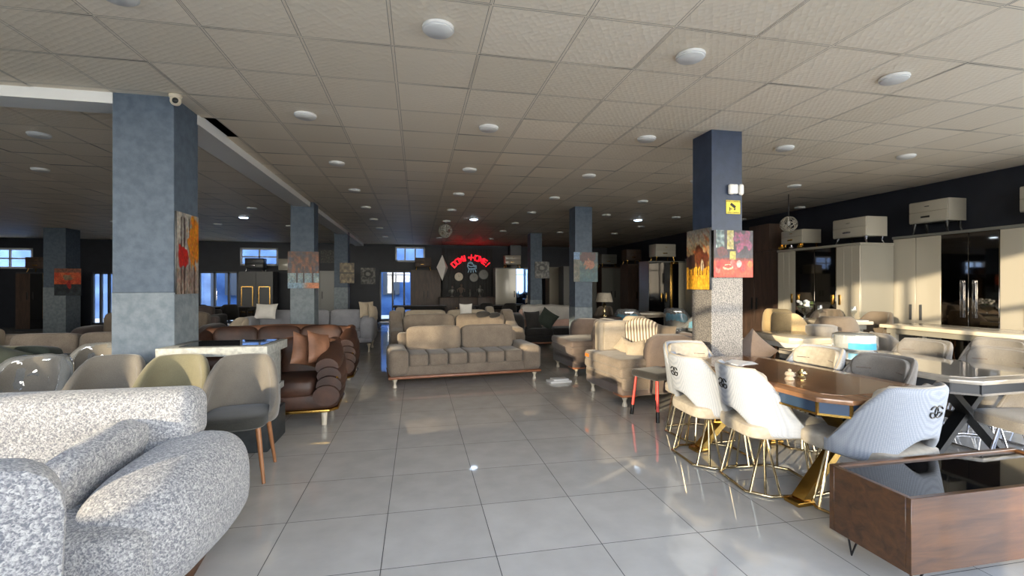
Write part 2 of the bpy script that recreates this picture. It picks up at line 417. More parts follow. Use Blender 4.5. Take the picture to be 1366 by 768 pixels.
def struct(name, bm, m, label=None, sharp=.7, smooth=True):
    o = obj(name, bm, m, None, sharp, smooth=smooth); o['kind'] = 'structure'
    if label: o['label'] = label
    return o
def smooth01(x): x = max(0, min(1, x)); return x*x*(3-2*x)
def lerp(a, b, t): return a+(b-a)*t
# ------------------------------------------------------------------ the room
XL, XR, YF, YB = -16.2, 8.2, -.5, 19.3
b = NB(); box(b, XL, XR+.3, YF, YB, -.12, 0); struct('floor', b, 'floor', 'polished pale grey tile floor of the showroom')
b = NB()                                            # ceiling: one quad per tile, one tile missing, each hanging a touch askew
rnd = random.Random(3)
nx0, nx1 = math.floor((XL+.17)/.6), math.ceil((XR+.3+.17)/.6); ny0, ny1 = math.floor((YF-3.93)/.6), math.ceil((YB-3.93)/.6)
for i in range(nx0, nx1):
    for j in range(ny0, ny1):
        x, y = -.17+.6*i, 3.93+.6*j
        if abs(x+2.57) < .05 and abs(y-5.13) < .05: continue
        dz = [rnd.uniform(-.003, .003) for _ in range(4)]
        vs = [b.verts.new((x+a*.6, y+c*.6, CEIL+.002+dz[k])) for k, (a, c) in enumerate(((0, 0), (0, 1), (1, 1), (1, 0)))]
        b.faces.new(vs)
c = struct('ceiling', b, 'ceiling', 'suspended ceiling of pale embossed square tiles', smooth=False)
b = NB(); box(b, XL-.2, XR+.4, YF-.1, YB+.2, CEIL+.35, CEIL+.5); struct('ceiling', b, 'wallblack', 'dark slab above the missing ceiling tile')
def wall_x(name, Y, th, openings, m, label, x0=XL-.2, x1=XR+.3, z1=CEIL+.35):
    """wall along X with rectangular openings (x0, x1, z0, z1)"""
    xs = sorted({x0, x1, *[o[0] for o in openings], *[o[1] for o in openings]}); b = NB()
    for a, c in zip(xs, xs[1:]):
        segs = [(0, z1)]
        for o in openings:
            if o[0] <= a+1e-6 and o[1] >= c-1e-6:
                ns = []
                for s in segs:
                    if o[3] <= s[0] or o[2] >= s[1]: ns.append(s); continue
                    if o[2] > s[0]: ns.append((s[0], o[2]))
                    if o[3] < s[1]: ns.append((o[3], s[1]))
                segs = ns
        for s in segs: box(b, a, c, Y, Y+th, s[0], s[1])
    return struct(name, b, m, label)
def win(n, x0, x1, z0, z1, Y, mull=(), trans=(), fm='pvc', fw=.07, label='window'):
    b = NB()
    for a, c, d, e in ((x0, x0+fw, z0, z1), (x1-fw, x1, z0, z1), (x0, x1, z0, z0+fw), (x0, x1, z1-fw, z1)): box(b, a, c, Y-.04, Y+.04, d, e, .006)
    for x in mull: box(b, x-fw*.4, x+fw*.4, Y-.03, Y+.03, z0, z1, .004)
    for z in trans: box(b, x0, x1, Y-.03, Y+.03, z-fw*.35, z+fw*.35, .004)
    o = struct('window_%d' % n, b, fm, label)
    p = NB(); box(p, x0+fw*.8, x1-fw*.8, Y-.004, Y+.004, z0+fw*.8, z1-fw*.8); g = obj('pane', p, 'glass', o)
    return o
# back wall with its daylight openings
op = []; bw = []
for (pa, pb, ya, yb) in ((527, 567, 329.5, 349), (320, 371, 331, 354), (-20, 44, 331, 358)):
    a = V(pa, yb, YB); c = V(pb, ya, YB); bw.append((a[0], c[0], a[2], c[2]))
a = V(506, 430, YB); c = V(550, 361, YB); door = (a[0], c[0], 0.0, c[2])
a = V(264, 430, YB); c = V(318, 362, YB); door2 = (a[0], c[0], 0.0, c[2])
a = V(121, 430, YB); c = V(152, 363, YB); door3 = (a[0], c[0], 0.0, c[2])
op = bw+[door, door2, door3]
wall_x('wall_back', YB, .2, op, 'wallnavy', 'dark navy back wall of the showroom')
for k, (x0, x1, z0, z1) in enumerate(bw):
    win(k+1, x0, x1, z0, z1, YB+.05, mull=((x0+x1)/2,) if k else ((x0*.67+x1*.33), (x0*.33+x1*.67)), trans=((z0+z1)/2,) if k else (), label='small high window in the back wall')
for k, (x0, x1, z0, z1) in enumerate((door, door2, door3)):
    b = NB(); fw = .07; ms = (x0+(x1-x0)*.4, x0+(x1-x0)*.75)
    for xx in (x0, x1-fw): box(b, xx, xx+fw, YB+.02, YB+.12, 0, z1, .006)
    box(b, x0, x1, YB+.02, YB+.12, z1-fw, z1, .006); box(b, x0, x1, YB+.02, YB+.12, 0, .12, .006)
    for xx in ms: box(b, xx-.035, xx+.035, YB+.02, YB+.12, .1, z1, .006)
    o = struct('door_%d' % (k+1), b, 'framegrey', 'glazed back door letting in daylight')
    p = NB(); box(p, x0+.05, x1-.05, YB+.065, YB+.075, .1, z1-.05); obj('pane', p, 'glass', o)
    h = NB(); tube(h, [(ms[0]+.08, YB+.0, .9), (ms[0]+.08, YB+.0, 1.25)], .014); tube(h, [(ms[0]+.08, YB+.0, .95), (ms[0]+.08, YB+.05, .95)], .01); tube(h, [(ms[0]+.08, YB+.0, 1.2), (ms[0]+.08, YB+.05, 1.2)], .01); obj('door_handle', h, 'chrome', o)
b = NB(); box(b, XL-.2, XL, YF, YB, 0, CEIL+.35); struct('wall_left', b, 'wallnavy', 'dark left wall of the showroom')
# right wall: solid behind, unseen window added in front for blue sky light
b = NB(); box(b, XR, XR+.2, 3.6, YB, 0, CEIL+.35); box(b, XR, XR+.2, YF-.1, 3.6, 0, .35); box(b, XR, XR+.2, YF-.1, 3.6, 3.0, CEIL+.35); struct('wall_right', b, 'wallnavy', 'dark navy right wall behind the wardrobes')
b = NB()
for y in (-.5, .52, 1.55, 2.57, 3.55): box(b, XR+.05, XR+.12, y, y+.07, .35, 3.0, .005)
for z in (.35, 2.93): box(b, XR+.05, XR+.12, -.5, 3.6, z, z+.07, .005)
o = struct('window_5', b, 'framegrey', 'added unseen side window letting in sky light'); p = NB(); box(p, XR+.08, XR+.09, -.45, 3.58, .4, 2.95); obj('pane', p, 'glass', o)
# unseen shop front, glazing bars; sill heights, piers and slot shaped to steer sun
SUN_SILL = [(-13.0, -11.6, 1.8), (-11.6, -9.9, 1.75), (-9.5, -8.2, 1.35), (-8.2, -6.9, 1.55), (-6.9, -5.9, 1.3), (-5.9, -5.0, 1.12), (-5.0, -4.5, 1.35), (-4.5, -3.98, .8), (-3.98, -3.0, 1.0), (-3.0, -1.95, .85), (-1.95, -.6, 1.75), (-.6, 4.2, .3), (4.2, 8.2, .3)]
b = NB()
for x0, x1, z in SUN_SILL: box(b, x0, x1, YF-.15, YF, 0, z)
for x0, x1 in ((-9.95, -9.5), (-16.4, -13.0), (8.2, 8.4)): box(b, x0, x1, YF-.15, YF, 0, CEIL+.35)
box(b, -4.5, -3.98, YF-.15, YF, .98, 1.2)  # bar added to bound the sun streak on the floor
box(b, XL-.2, XR+.4, YF-.15, YF, 3.02, CEIL+.35)
struct('wall_front', b, 'wallnavy', 'unseen shop front wall, openings shaped to steer the sun')
b = NB()
for x in (-14.6, -13.1, -11.6, -10.8, -8.2, -6.9, -5.6, -4.6, -2.95, -1.75, -.6, .9, 2.5, 4.2, 5.6, 7.0): box(b, x-.035, x+.035, YF-.11, YF-.03, 0, 3.02, .004)
box(b, XL, XR, YF-.11, YF-.03, 2.3, 2.36, .004)
o = struct('window_4', b, 'framegrey', 'shop front glazing')
p = NB(); box(p, XL, XR, YF-.075, YF-.065, .3, 3.02); obj('pane', p, 'glass', o)
# street outside
b = NB(); box(b, -60, 60, -60, YF-.15, -.2, -.03); box(b, -60, 60, YB+.2, 60, -.2, -.03); box(b, XR+.4, 60, YF-.15, YB+.2, -.2, -.03); struct('ground', b, 'pavement', 'pale pavement outside')
b = NB(); box(b, -30, 40, YB+5, YB+5.3, -.1, 5.5); struct('wall_outside', b, 'bluewall', 'added wall behind the shop, coloured for the blue daylight')
b = NB()
for x in (-12, -9.4, -6.1, -2.2, .3, 3.2): box(b, x, x+.16, YB+4.6, YB+4.75, -.05, 4.2); box(b, x+.5, x+1.3, YB+4.85, YB+4.99, 1.0, 2.1)
struct('trim_2', b, 'framegrey', 'posts and dark openings in the yard behind the shop')
# dropped white border trims of the left bay
b = NB(); box(b, -2.42, -2.1, 5.06, YB, CEIL-.09, CEIL+.02); box(b, XL, -2.575, 4.62, 4.9, CEIL-.09, CEIL+.02); struct('trim_1', b, 'white', 'dropped white border strip along the ceiling of the left bay')
# columns
def column(x0, x1, y0, y1, up, lo, zs, label):
    b = NB(); box(b, x0, x1, y0, y1, zs, CEIL+.01, .004, 1)
    o = struct('column', b, up, label)
    p = NB(); box(p, x0-.004, x1+.004, y0-.004, y1+.004, 0, zs, .004, 1); obj('lower_cladding', p, lo, o)
    return o
column(-2.585, -2.11, 4.62, 5.08, 'colup', 'collo', 1.39, 'wide slate blue column behind the row of grey chairs')
column(3.07, 3.44, 4.43, 4.78, 'navy', 'granite', 1.56, 'navy and speckled granite column behind the dining table')
column(-2.47, -2.03, 9.9, 10.3, 'colup', 'collo', 1.4, 'column in front of the pale grey sofa')
column(3.24, 3.62, 9.3, 9.68, 'colup', 'collo', 1.0, 'column beside the dark taupe armchair')
column(-2.5, -2.1, 15.0, 15.4, 'colup', 'collo', 1.4, 'far column of the left row')
column(3.5, 3.88, 14.3, 14.7, 'colup', 'collo', 1.0, 'far column with the grey picture')
column(3.74, 4.2, 18.75, 19.15, 'darkgrey', 'darkgrey', 1.0, 'dark column near the neon sign wall')
column(-10.5, -9.95, 15.7, 16.3, 'colup', 'collo', 1.4, 'column with the red picture in the far left bay')
# ------------------------------------------------------------------ ceiling lights
def disc(bm_r, h=.028):
    b = NB(); lathe(b, [(bm_r, 0), (bm_r, -h*.7), (bm_r*.94, -h), (0, -h)], 28); return b
proto = None; ordn = ['nearest', 'second', 'third', 'fourth', 'fifth', 'sixth', 'seventh', 'eighth', 'ninth']; cnt = 0
rows = [(3.03, [-1.67+1.8*k for k in range(4)]), (4.83, [-1.07+1.8*k for k in range(5)]), (6.63, [-1.07+1.8*k for k in range(5)]), (8.43, [-1.07+1.8*k for k in range(6)]),
        (10.23, [-1.07+1.8*k for k in range(6)]), (12.03, [-1.07+1.8*k for k in range(5)]), (13.83, [-1.07+1.8*k for k in range(5)]), (16.23, [-1.07+1.8*k for k in range(4)])]
lrows = [(6.03, [-4.07, -5.87]), (7.83, [-3.47, -5.27, -7.07]), (10.83, [-3.47, -5.87, -8.27]), (13.83, [-3.47, -5.27, -7.67])]
names = ['first', 'second', 'third', 'fourth', 'fifth', 'sixth']
for bay, rs in (('main aisle', rows), ('left bay', lrows)):
    for ri, (y, xs) in enumerate(rs):
        if bay == 'left bay': xs = sorted(xs)
        for k, x in enumerate(xs):
            lab = 'round white ceiling light, %s from the left in the %s row over the %s' % (names[k], ordn[ri], bay)
            if proto is None:
                proto = thing('ceiling_light', lab, 'ceiling light', (x, y, CEIL-.001), 0, 'round ceiling lights')
                b = NB(); lathe(b, [(.102, 0), (.102, -.018), (.094, -.021), (.094, -.004), (0, -.004)], 28); obj('rim', b, 'white', proto)
                b = NB(); lathe(b, [(.0935, -.01), (.0935, -.026), (.086, -.032), (0, -.033)], 28); obj('diffuser', b, 'lampoff', proto)
                r = proto
            else: r = dup(proto, (x, y, CEIL-.001), 0, lab)
def lit(px, py, lab):
    x, y = W(px, py, CEIL-.02)
    r = dup(proto, (x, y, CEIL-.003), 0, lab); recolour(r, {'diffuser': 'led'}); r['group'] = 'lit ceiling lights'
lit(325, 290, 'small lit bluish ceiling light over the left bay'); lit(632, 292.5, 'small lit ceiling light above the lattice pendant'); lit(851, 293.5, 'small lit ceiling light right of the middle column')
# ------------------------------------------------------------------ pictures
def canvas(name, label, cx, cy, cz, w, h, rz, fn, res=(56, 72), depth=.03, group=None):
    """stretched canvas facing -Y before rotation; fn(u, v) gives the paint colour"""
    t = thing(name, label, 'painting', (cx, cy, cz), rz, group)
    b = NB(); box(b, -w/2, w/2, 0, depth, -h/2, h/2, .003); obj('stretcher', b, 'black', t)
    b = NB(); nu, nv = res; la = b.loops.layers.float_color.new('paint'); G = [[b.verts.new((-w/2+w*i/nu, -.0015, -h/2+h*j/nv)) for j in range(nv+1)] for i in range(nu+1)]
    for i in range(nu):
        for j in range(nv):
            f = b.faces.new((G[i][j], G[i+1][j], G[i+1][j+1], G[i][j+1]))
            uu, vv = (i+.5)/nu, (j+.5)/nv; k_ = 1+.30*noise.noise(Vector((uu*w*55, vv*h*40, cz)))+.18*noise.noise(Vector((uu*w*20, vv*h*14, cx))); c = lin([max(0, min(255, .76*x*k_+9*noise.noise(Vector((uu*23, vv*23, q*3.1))))) for q, x in enumerate(fn(uu, vv))])
            for l in f.loops: l[la] = (*c, 1)
    obj('painted_canvas', b, 'paint', t); return t
def nz(u, v, s=4, k=0): return noise.noise(Vector((u*s, v*s, k)))
def mixc(a, c, t): t = max(0, min(1, t)); return tuple(x+(y-x)*t for x, y in zip(a, c))
def blob(u, v, cx, cy, rx, ry, rough=.25, s=9, k=0):
    d = math.hypot((u-cx)/rx, (v-cy)/ry)+rough*nz(u, v, s, k)*2
    return max(0, min(1, (1.15-d)*5))
def autumn(u, v):
    c = mixc((196, 190, 180), (150, 146, 142), .5+nz(u, v, 5, 1)); 
    for x, w_ in ((.2, .025), (.34, .03), (.8, .03), (.55, .015)):
        if abs(u-x+.02*nz(u, v, 6, 2)) < w_ and v < .95: c = mixc(c, (54, 36, 34), .85)
    c = mixc(c, (214+20*nz(u, v, 20), 128+40*nz(u, v, 15), 30), blob(u, v, .8, .68, .27, .3, .3, 10, 3))
    c = mixc(c, (186, 36+30*nz(u, v, 20), 30), blob(u, v, .24, .47, .24, .13, .4, 9, 4))
    if v < .3: c = mixc(c, (120+50*nz(u, v, 14, 7), 84, 66), .35+.4*nz(u, v, 9, 5))
    return c
def sunset(u, v):
    c = mixc((236, 150, 28), (250, 206, 70), (.5+nz(u, v, 3, 1)*.6)+.4*(.5-abs(u-.6)))
    if v > .38: c = mixc((150, 110, 60), (190, 176, 150), (v-.38)*2.2); c = mixc(c, (196, 110, 54), max(0, nz(u, v*4+u*2, 4, 2))*1.8); c = mixc(c, (90, 92, 104), (v-.75)*2.5)
    for cx, cy, rx, ry, col in ((.2, .45, .22, .12, (60, 40, 36)), (.55, .54, .17, .15, (110, 58, 34)), (.82, .5, .14, .12, (96, 48, 30)), (.7, .4, .07, .08, (206, 190, 170))):
        c = mixc(c, col, blob(u, v, cx, cy, rx, ry, .3, 8, cx))
    for x in (.12, .3, .5, .62, .72, .9):
        if abs(u-x+.03*nz(u, v, 7, x)) < .02 and .24 < v < .44: c = mixc(c, (70, 40, 24), .8)
    return c
def still(u, v):
    c = mixc((40, 34, 44), (70, 64, 78), .5+nz(u, v, 4, 1))
    if v < .42: c = mixc((200, 52, 40), (232, 88, 56), .5+nz(u, v, 5, 2)); c = mixc(c, (54, 40, 46), (v-.3)*7)
    if v > .62 and .06 < u < .26: c = mixc((70, 92, 96), (180, 200, 196), .4+nz(u, v, 12, 3)*1.2)
    if v > .6 and .34 < u < .5: c = mixc((190, 176, 90), (216, 206, 160), .5+nz(u, v, 12, 4))
    if .38 < v < .55 and .4 < u < .56: c = (182, 174, 84)
    for cx, cy, rx, ry in ((.62, .86, .1, .1), (.78, .78, .12, .13), (.9, .7, .09, .1), (.68, .66, .1, .09), (.85, .9, .08, .08)): c = mixc(c, (140+40*nz(u, v, 16), 62, 100), blob(u, v, cx, cy, rx, ry, .4, 9, cx))
    c = mixc(c, (96, 52, 56), blob(u, v, .2, .55, .13, .1, .2)); c = mixc(c, (224, 196, 160), blob(u, v, .36, .22, .13, .06, .1)); c = mixc(c, (180, 60, 50), blob(u, v, .36, .23, .09, .03, .1))
    for cx, cy, col in ((.22, .3, (206, 60, 50)), (.48, .3, (226, 110, 104)), (.54, .24, (224, 90, 84)), (.64, .29, (226, 180, 180)), (.93, .28, (232, 120, 60)), (.1, .16, (230, 110, 96)), (.75, .2, (170, 60, 60)), (.12, .26, (190, 40, 40))): c = mixc(c, col, blob(u, v, cx, cy, .06, .075, .1, 9, cx))
    return c
def autumn2(u, v):
    c = mixc((70, 50, 48), (150, 84, 50), .5+nz(u, v, 9, 1)*1.1); c = mixc(c, (60, 62, 84), max(0, nz(u, v, 6, 4))*1.6)
    if v < .42: c = mixc((110, 140, 156), (160, 176, 176), .5+nz(u, v, 7, 2))
    for x in (.3, .5, .8):
        if abs(u-x+.03*nz(u, v, 6, x)) < .03 and v < .6: c = (58, 46, 50)
    if v < .15: c = mixc((126, 160, 186), (214, 130, 84), smooth01((u-.4)*3))
    return c
def teal(u, v):
    c = mixc((46, 76, 84), (110, 124, 112), .5+nz(u, v, 6, 1)); c = mixc(c, (30, 92, 112), max(0, .6-v)*1.2+.3*nz(u, v, 8, 2)); c = mixc(c, (92, 60, 62), blob(u, v, .6, .85, .4, .2, .4))
    if u < .25: c = mixc((120, 116, 100), (84, 90, 84), .5+nz(u, v, 10, 3))
    if u < .25 and v > .75: c = (110, 146, 190)
    c = mixc(c, (178, 118, 92), blob(u, v, .64, .58, .2, .16, .3)); return c
def redpic(u, v):
    c = mixc((210, 74, 44), (234, 120, 70), .5+nz(u, v, 5, 1))
    if v < .42: c = mixc((30, 36, 44), (60, 70, 76), .5+nz(u, v, 7, 2))
    if v > .85: c = (150, 96, 80)
    c = mixc(c, (150, 130, 104), blob(u, v, .5, .66, .16, .1, .2)); c = mixc(c, (170, 40, 36), blob(u, v, .55, .4, .08, .16, .2)); return c
def greypic(u, v):
    c = mixc((70, 70, 70), (150, 148, 142), .5+nz(u, v, 7, 1)); c = mixc(c, (44, 44, 46), blob(u, v, .5, .62, .3, .22, .2)); return mixc(c, (150, 148, 142), blob(u, v, .5, .62, .16, .12, .1))
def darkpic(u, v): return mixc((24, 26, 26), (84, 84, 76), .4+nz(u, v, 9, 3)*1.2)
def tanpic(u, v): return mixc(mixc((90, 76, 56), (170, 150, 112), .5+nz(u, v, 6, 2)), (50, 44, 40), 1 if abs(v-.5) < .03 else 0)
canvas('painting', 'abstract autumn tree painting, orange and red, on the side of the wide left column', -2.095, 4.84, 1.745, .42, .74, PI/2, autumn)
canvas('painting', 'narrow golden sunset painting of running horses on the left face of the granite column', 3.03, 4.62, 1.74, .42, .66, -PI/2, sunset)
canvas('painting', 'red still life of fruit and purple flowers on the front of the granite column', 3.30, 4.385, 1.79, .47, .50, 0, still, (72, 72))
x, y, z = V(405, 360, 9.88); canvas('painting', 'painting of red autumn trees on the second left column', x, 9.862, z, .58, .73, 0, autumn2)
x, y, z = V(781, 356, 9.28); canvas('painting', 'teal and brown painting on the middle column', x, 9.262, z, .53, .62, 0, teal)
x, y, z = V(723, 360, 14.28); canvas('painting', 'grey picture on the far column', x, 14.262, z, .47, .53, 0, greypic)
x, y, z = V(463, 364, 14.98); canvas('painting', 'tan picture on the far left column', x, 14.962, z, .42, .62, 0, tanpic)
x, y, z = V(91, 376, 15.68); canvas('painting', 'small red and black painting on the far left bay column', x, 15.66, z, .66, .78, 0, redpic)
x, y, z = V(117, 369, 15.98); canvas('painting', 'dark picture on the side face of the far left bay column', -9.93, 16.0, z, .5, .5, PI/2, darkpic)
x, y, z = V(437, 342, YB); canvas('painting', 'dark square picture high on the back wall', x, YB-.04, z, .5, .5, 0, darkpic)
x, y, z = V(491, 368, 16); canvas('painting', 'dark picture beside the back door', *(V(491, 368, YB-.04)), .55, .65, 0, greypic)
# ================================================================== seating: shared builders
def straight_leg(r0, r1, h, dx=0, dy=0):
    b = NB(); tube(b, [(dx, dy, 0), (0, 0, h)], [r1, r0], n=12); return b
def cabriole(h, s=1):
    """short ornate leg: flared foot, thin ankle, scrolled knee"""
    b = NB(); lathe(b, [(.022*s, 0), (.03*s, .008), (.028*s, h*.18), (.017*s, h*.4), (.02*s, h*.55), (.036*s, h*.8), (.044*s, h*.92), (.04*s, h)], 14); return b
def sofa(name, label, loc, rz, L=2.0, D=.9, fab='beige', cush=None, arm_w=.26, arm_h=.58, seat=.44, back=.8, n=2, trim='goldtrim', legm='ivory', leg_h=.13, ns=2, cat='sofa', back_lean=.16, arms='box', tuft=False, group=None, armr=.07):
    cush = cush or fab; t = thing(name, label, cat, loc, rz, group); w = L/2; d = D/2
    b = NB(); box(b, -w+.02, w-.02, -d+.05, d-.03, leg_h+.03, seat-.14, .03, 3); obj('base_frame', b, fab, t)
    if trim: b = NB(); box(b, -w, w, -d+.02, d, leg_h, leg_h+.035, .01, 2); obj('plinth_trim', b, trim, t)
    b = NB(); box(b, -w+arm_w*.6, w-arm_w*.6, d-.2, d, leg_h+.05, back-.06, .06, 4); obj('backrest', b, fab, t)
    iw = L-2*arm_w
    for k in range(ns):
        b = NB(); cx = -iw/2+iw*(k+.5)/ns; cushion(b, iw/ns*1.0, D-.22, .19, T(cx, -.07, seat-.07), .28, .22, 28, 12)
        if tuft:
            for q in range(1, 3): box(b, cx-iw/ns/2+iw/ns*q/3-.004, cx-iw/ns/2+iw/ns*q/3+.004, -d+.035, .1, seat-.12, seat+.024, .004, 1)
        obj('seat_cushion', b, fab, t)
    for k in range(n):
        b = NB(); cx = -iw/2+iw*(k+.5)/n; cushion(b, iw/n*.98, .24, back-seat+.06, T(cx, d-.3, (back+seat)/2+.02) @ R(-back_lean, 'X'), .32, .24, 28, 14); obj('back_cushion', b, cush, t)
    for s in (-1, 1):
        b = NB(); x0, x1 = sorted((s*w, s*(w-arm_w)))
        if arms == 'box': box(b, x0, x1, -d, d-.06, leg_h+.04, arm_h, armr, 5)
        elif arms == 'round':
            cushion(b, arm_w*1.25, D*.98, arm_h-leg_h-.02, T((x0+x1)/2, 0, (arm_h+leg_h)/2+.02), .55, .5, 28, 16)
        elif arms == 'wing':
            prof = [(-d, leg_h+.04), (-d-.02, arm_h*.8), (-d+.06, arm_h), (-.05, arm_h+.02), (d-.3, arm_h+.12), (d-.14, back+.1), (d+.02, back+.12), (d+.04, back-.05), (d, leg_h+.04)]
            prism(b, prof, -arm_w/2, arm_w/2, T((x0+x1)/2, 0, 0) @ Matrix(((0, 0, 1, 0), (1, 0, 0, 0), (0, 1, 0, 0), (0, 0, 0, 1))), .05)
        obj('arm', b, fab, t)
    for sx in (-1, 1):
        for sy in (-1, 1):
            b = cabriole(leg_h+.01); o = obj('leg', b, legm, t, loc=(sx*(w-.09), sy*(d-.09), 0))
    return t
def scatter(label, loc, rz, tilt, w, h, th, m, group=None, roll=0, name='scatter_cushion', seed=0):
    b = NB(); pillow(b, w, h, th, R(roll, 'Y'), 12, seed)
    o = obj(name, b, m); o.matrix_world = T(*loc) @ R(rz) @ R(tilt, 'X'); return tag(o, label, 'cushion', group)

# ------------------------------------------------------------------ white boucle sofa in the near left corner
t = thing('boucle_sofa', 'big white boucle sofa with rounded arms in the near left corner', 'sofa', (-2.0, 2.4, 0), 0)
def L2(x, y, z): return T(x+2.0, y-2.4, z)
b = NB(); box(b, -2.9+2, -1.25+2, 1.95-2.4, 2.95-2.4, .03, .09, .02, 2); prism(b, [(-1.5+2, 2.02-2.4), (-1.2+2, 2.1-2.4), (-1.08+2, 2.45-2.4), (-1.12+2, 2.8-2.4), (-1.3+2, 2.95-2.4), (-1.6+2, 2.95-2.4)], .0, .1); obj('plinth', b, 'walnut', t)
b = NB(); cushion(b, 2.26, .94, .42, L2(-2.19, 2.5, .285), .25, .16, 56, 16); obj('seat_base', b, 'boucle', t)
b = NB(); cushion(b, 1.62, .70, .2, L2(-2.19, 2.45, .43), .4, .28, 40, 14); obj('seat_cushion', b, 'boucle', t)
b = NB(); cushion(b, 2.0, .3, .62, L2(-2.2, 2.86, .4), .35, .3, 40, 14); obj('backrest', b, 'boucle', t)
b = NB(); box(b, -3.05+2, -1.16+2, 2.72-2.4, 2.97-2.4, .6, .895, .085, 6); obj('back_bolster', b, 'boucle', t)
def barrel_arm(s):
    b = NB(); rings = []
    n = 28
    # cross-sections along the arm from rear to front
    for k, (y, xc, w, zt, zb) in enumerate([(3.02, -1.17, .10, .42, .30), (2.99, -1.16, .30, .56, .16), (2.90, -1.15, .42, .635, .10), (2.78, -1.155, .475, .66, .08), (2.62, -1.165, .49, .655, .08), (2.46, -1.18, .49, .64, .08), (2.32, -1.19, .47, .615, .09), (2.22, -1.20, .40, .57, .12), (2.155, -1.205, .27, .5, .18), (2.13, -1.21, .10, .40, .27)]):
        ring = []
        for i in range(n):
            a = 2*PI*i/n; cx = sgp(math.cos(a), .72)*w/2; cz = sgp(math.sin(a), .72)
            h = (zt-zb)/2; z = (zt+zb)/2+cz*h
            under = 1-.22*max(0, (.28-z)/.2)
            ring.append((s*(xc+2.25+cx*under)+(-.25 if s > 0 else 0)-(2.0 if s < 0 else 0)*0, y-2.4, z))
        rings.append(ring)
    loft(b, rings); bmesh.ops.subdivide_edges(b, edges=list(b.edges), cuts=1, use_grid_fill=True, smooth=.6); return b
obj('arm', barrel_arm(1), 'boucle', t)
bb = barrel_arm(1); bmesh.ops.transform(bb, matrix=T(-.4, 0, 0) @ Matrix.Diagonal((-1, 1, 1, 1)), verts=bb.verts); bmesh.ops.reverse_faces(bb, faces=bb.faces); obj('arm', bb, 'boucle', t)
b = NB(); cushion(b, .16, .58, .30, I4, .6, .42, 28, 16, .006)
o = obj('lumbar_cushion', b, 'boucle'); o.matrix_world = T(-1.47, 2.50, .61) @ R(-.12) @ R(.14, 'X') @ R(.3, 'Y'); tag(o, 'white boucle cushion leaning inside the right arm of the boucle sofa', 'cushion')
# boucle lounge chair in front of it: its back comes into the lower left corner
t = thing('boucle_chair', 'white boucle chair whose back cuts off the lower left corner', 'chair', (-1.27, 1.185, 0), math.radians(34))
b = NB()
prism(b, [(-.42, .12), (.4, .12), (.435, .4), (.448, .78), (.437, .84), (.41, .89), (.365, .925), (.3, .94), (.2, .943), (-.1, .92), (-.42, .87)], -.075, .075, T(0, .3, 0) @ R(PI/2, 'X'), .018); obj('backrest', b, 'boucle', t)

b = NB(); cushion(b, .84, .6, .3, T(0, -.07, .27), .35, .3, 28, 12); obj('seat', b, 'boucle', t)
for sx in (-.33, .33):
    for y in (-.27, .3): obj('leg', straight_leg(.025, .018, .14), 'walnut', t, loc=(sx, y, 0))

# ------------------------------------------------------------------ velvet tub chairs on beech legs
def tub_back(rx=.238, ry=.26, top=.885, low=.50, bot=.42, lean=.11, sweep=118):
    def fn(u, v):
        s = -1+2*u; a = math.radians(sweep)*s; k = smooth01((abs(s)-.30)/.70)
        zt = lerp(top, low, k)-.03*(s*s); z = lerp(bot, zt, v)
        bul = 1+.06*math.sin(PI*v)
        return (rx*bul*math.copysign(abs(math.sin(a))**.9, a)*(1-.08*v*0), ry*bul*math.cos(a)+lean*max(0, (z-.45))*max(0, math.cos(a)), z)
    return fn
def tub_chair(name, label, loc, rz, fab='velvet', seatm='seatdark', group=None):
    t = thing(name, label, 'chair', loc, rz, group)
    b = NB(); shell(b, tub_back(), 40, 18, .06); obj('backrest', b, fab, t)
    b = NB(); cushion(b, .46, .50, .11, T(0, -.04, .445), .45, .5, 32, 12); obj('seat', b, seatm, t)
    for sx in (-1, 1):
        for sy in (-1, 1): obj('leg', straight_leg(.02, .012, .42, sx*.05, sy*.05), 'legwood', t, loc=(sx*.17, -.03+sy*.17, 0))
    return t
g = 'grey tub chairs in a row'
c0 = tub_chair('tub_chair', 'grey velvet tub chair nearest the aisle, wooden legs in full view', (-1.35, 3.93), .1, 'velvet', 'seatdark', g)
r = dup(c0, (-1.89, 4.03), .05, 'olive tinted tub chair, middle of the row before the stone counter', g); recolour(r, {'backrest': 'olive'})
dup(c0, (-2.38, 4.1), .08, 'grey velvet tub chair in front of the wide left column', g)
r = dup(c0, (-2.93, 4.12), .05, 'grey tub chair wrapped in clear film, left of the wide column', 'film wrapped tub chairs')
r2 = dup(c0, (-3.02, 4.95), -.2, 'grey tub chair wrapped in clear film, partly hidden by the wide column', 'film wrapped tub chairs')
wb = NB(); shell(wb, tub_back(.25, .275, .90, .56, .36), 60, 30, .085)
for v in wb.verts: v.co += Vector((noise.noise(v.co*14), noise.noise(v.co*14+Vector((5, 0, 0))), noise.noise(v.co*14+Vector((0, 7, 0)))))*.012+Vector((noise.noise(v.co*45), noise.noise(v.co*45+Vector((5, 0, 0))), 0))*.006
for q in (r, r2):
    w_ = wb.copy(); o = obj('plastic_film', w_, 'wrap', q)
wb.free()
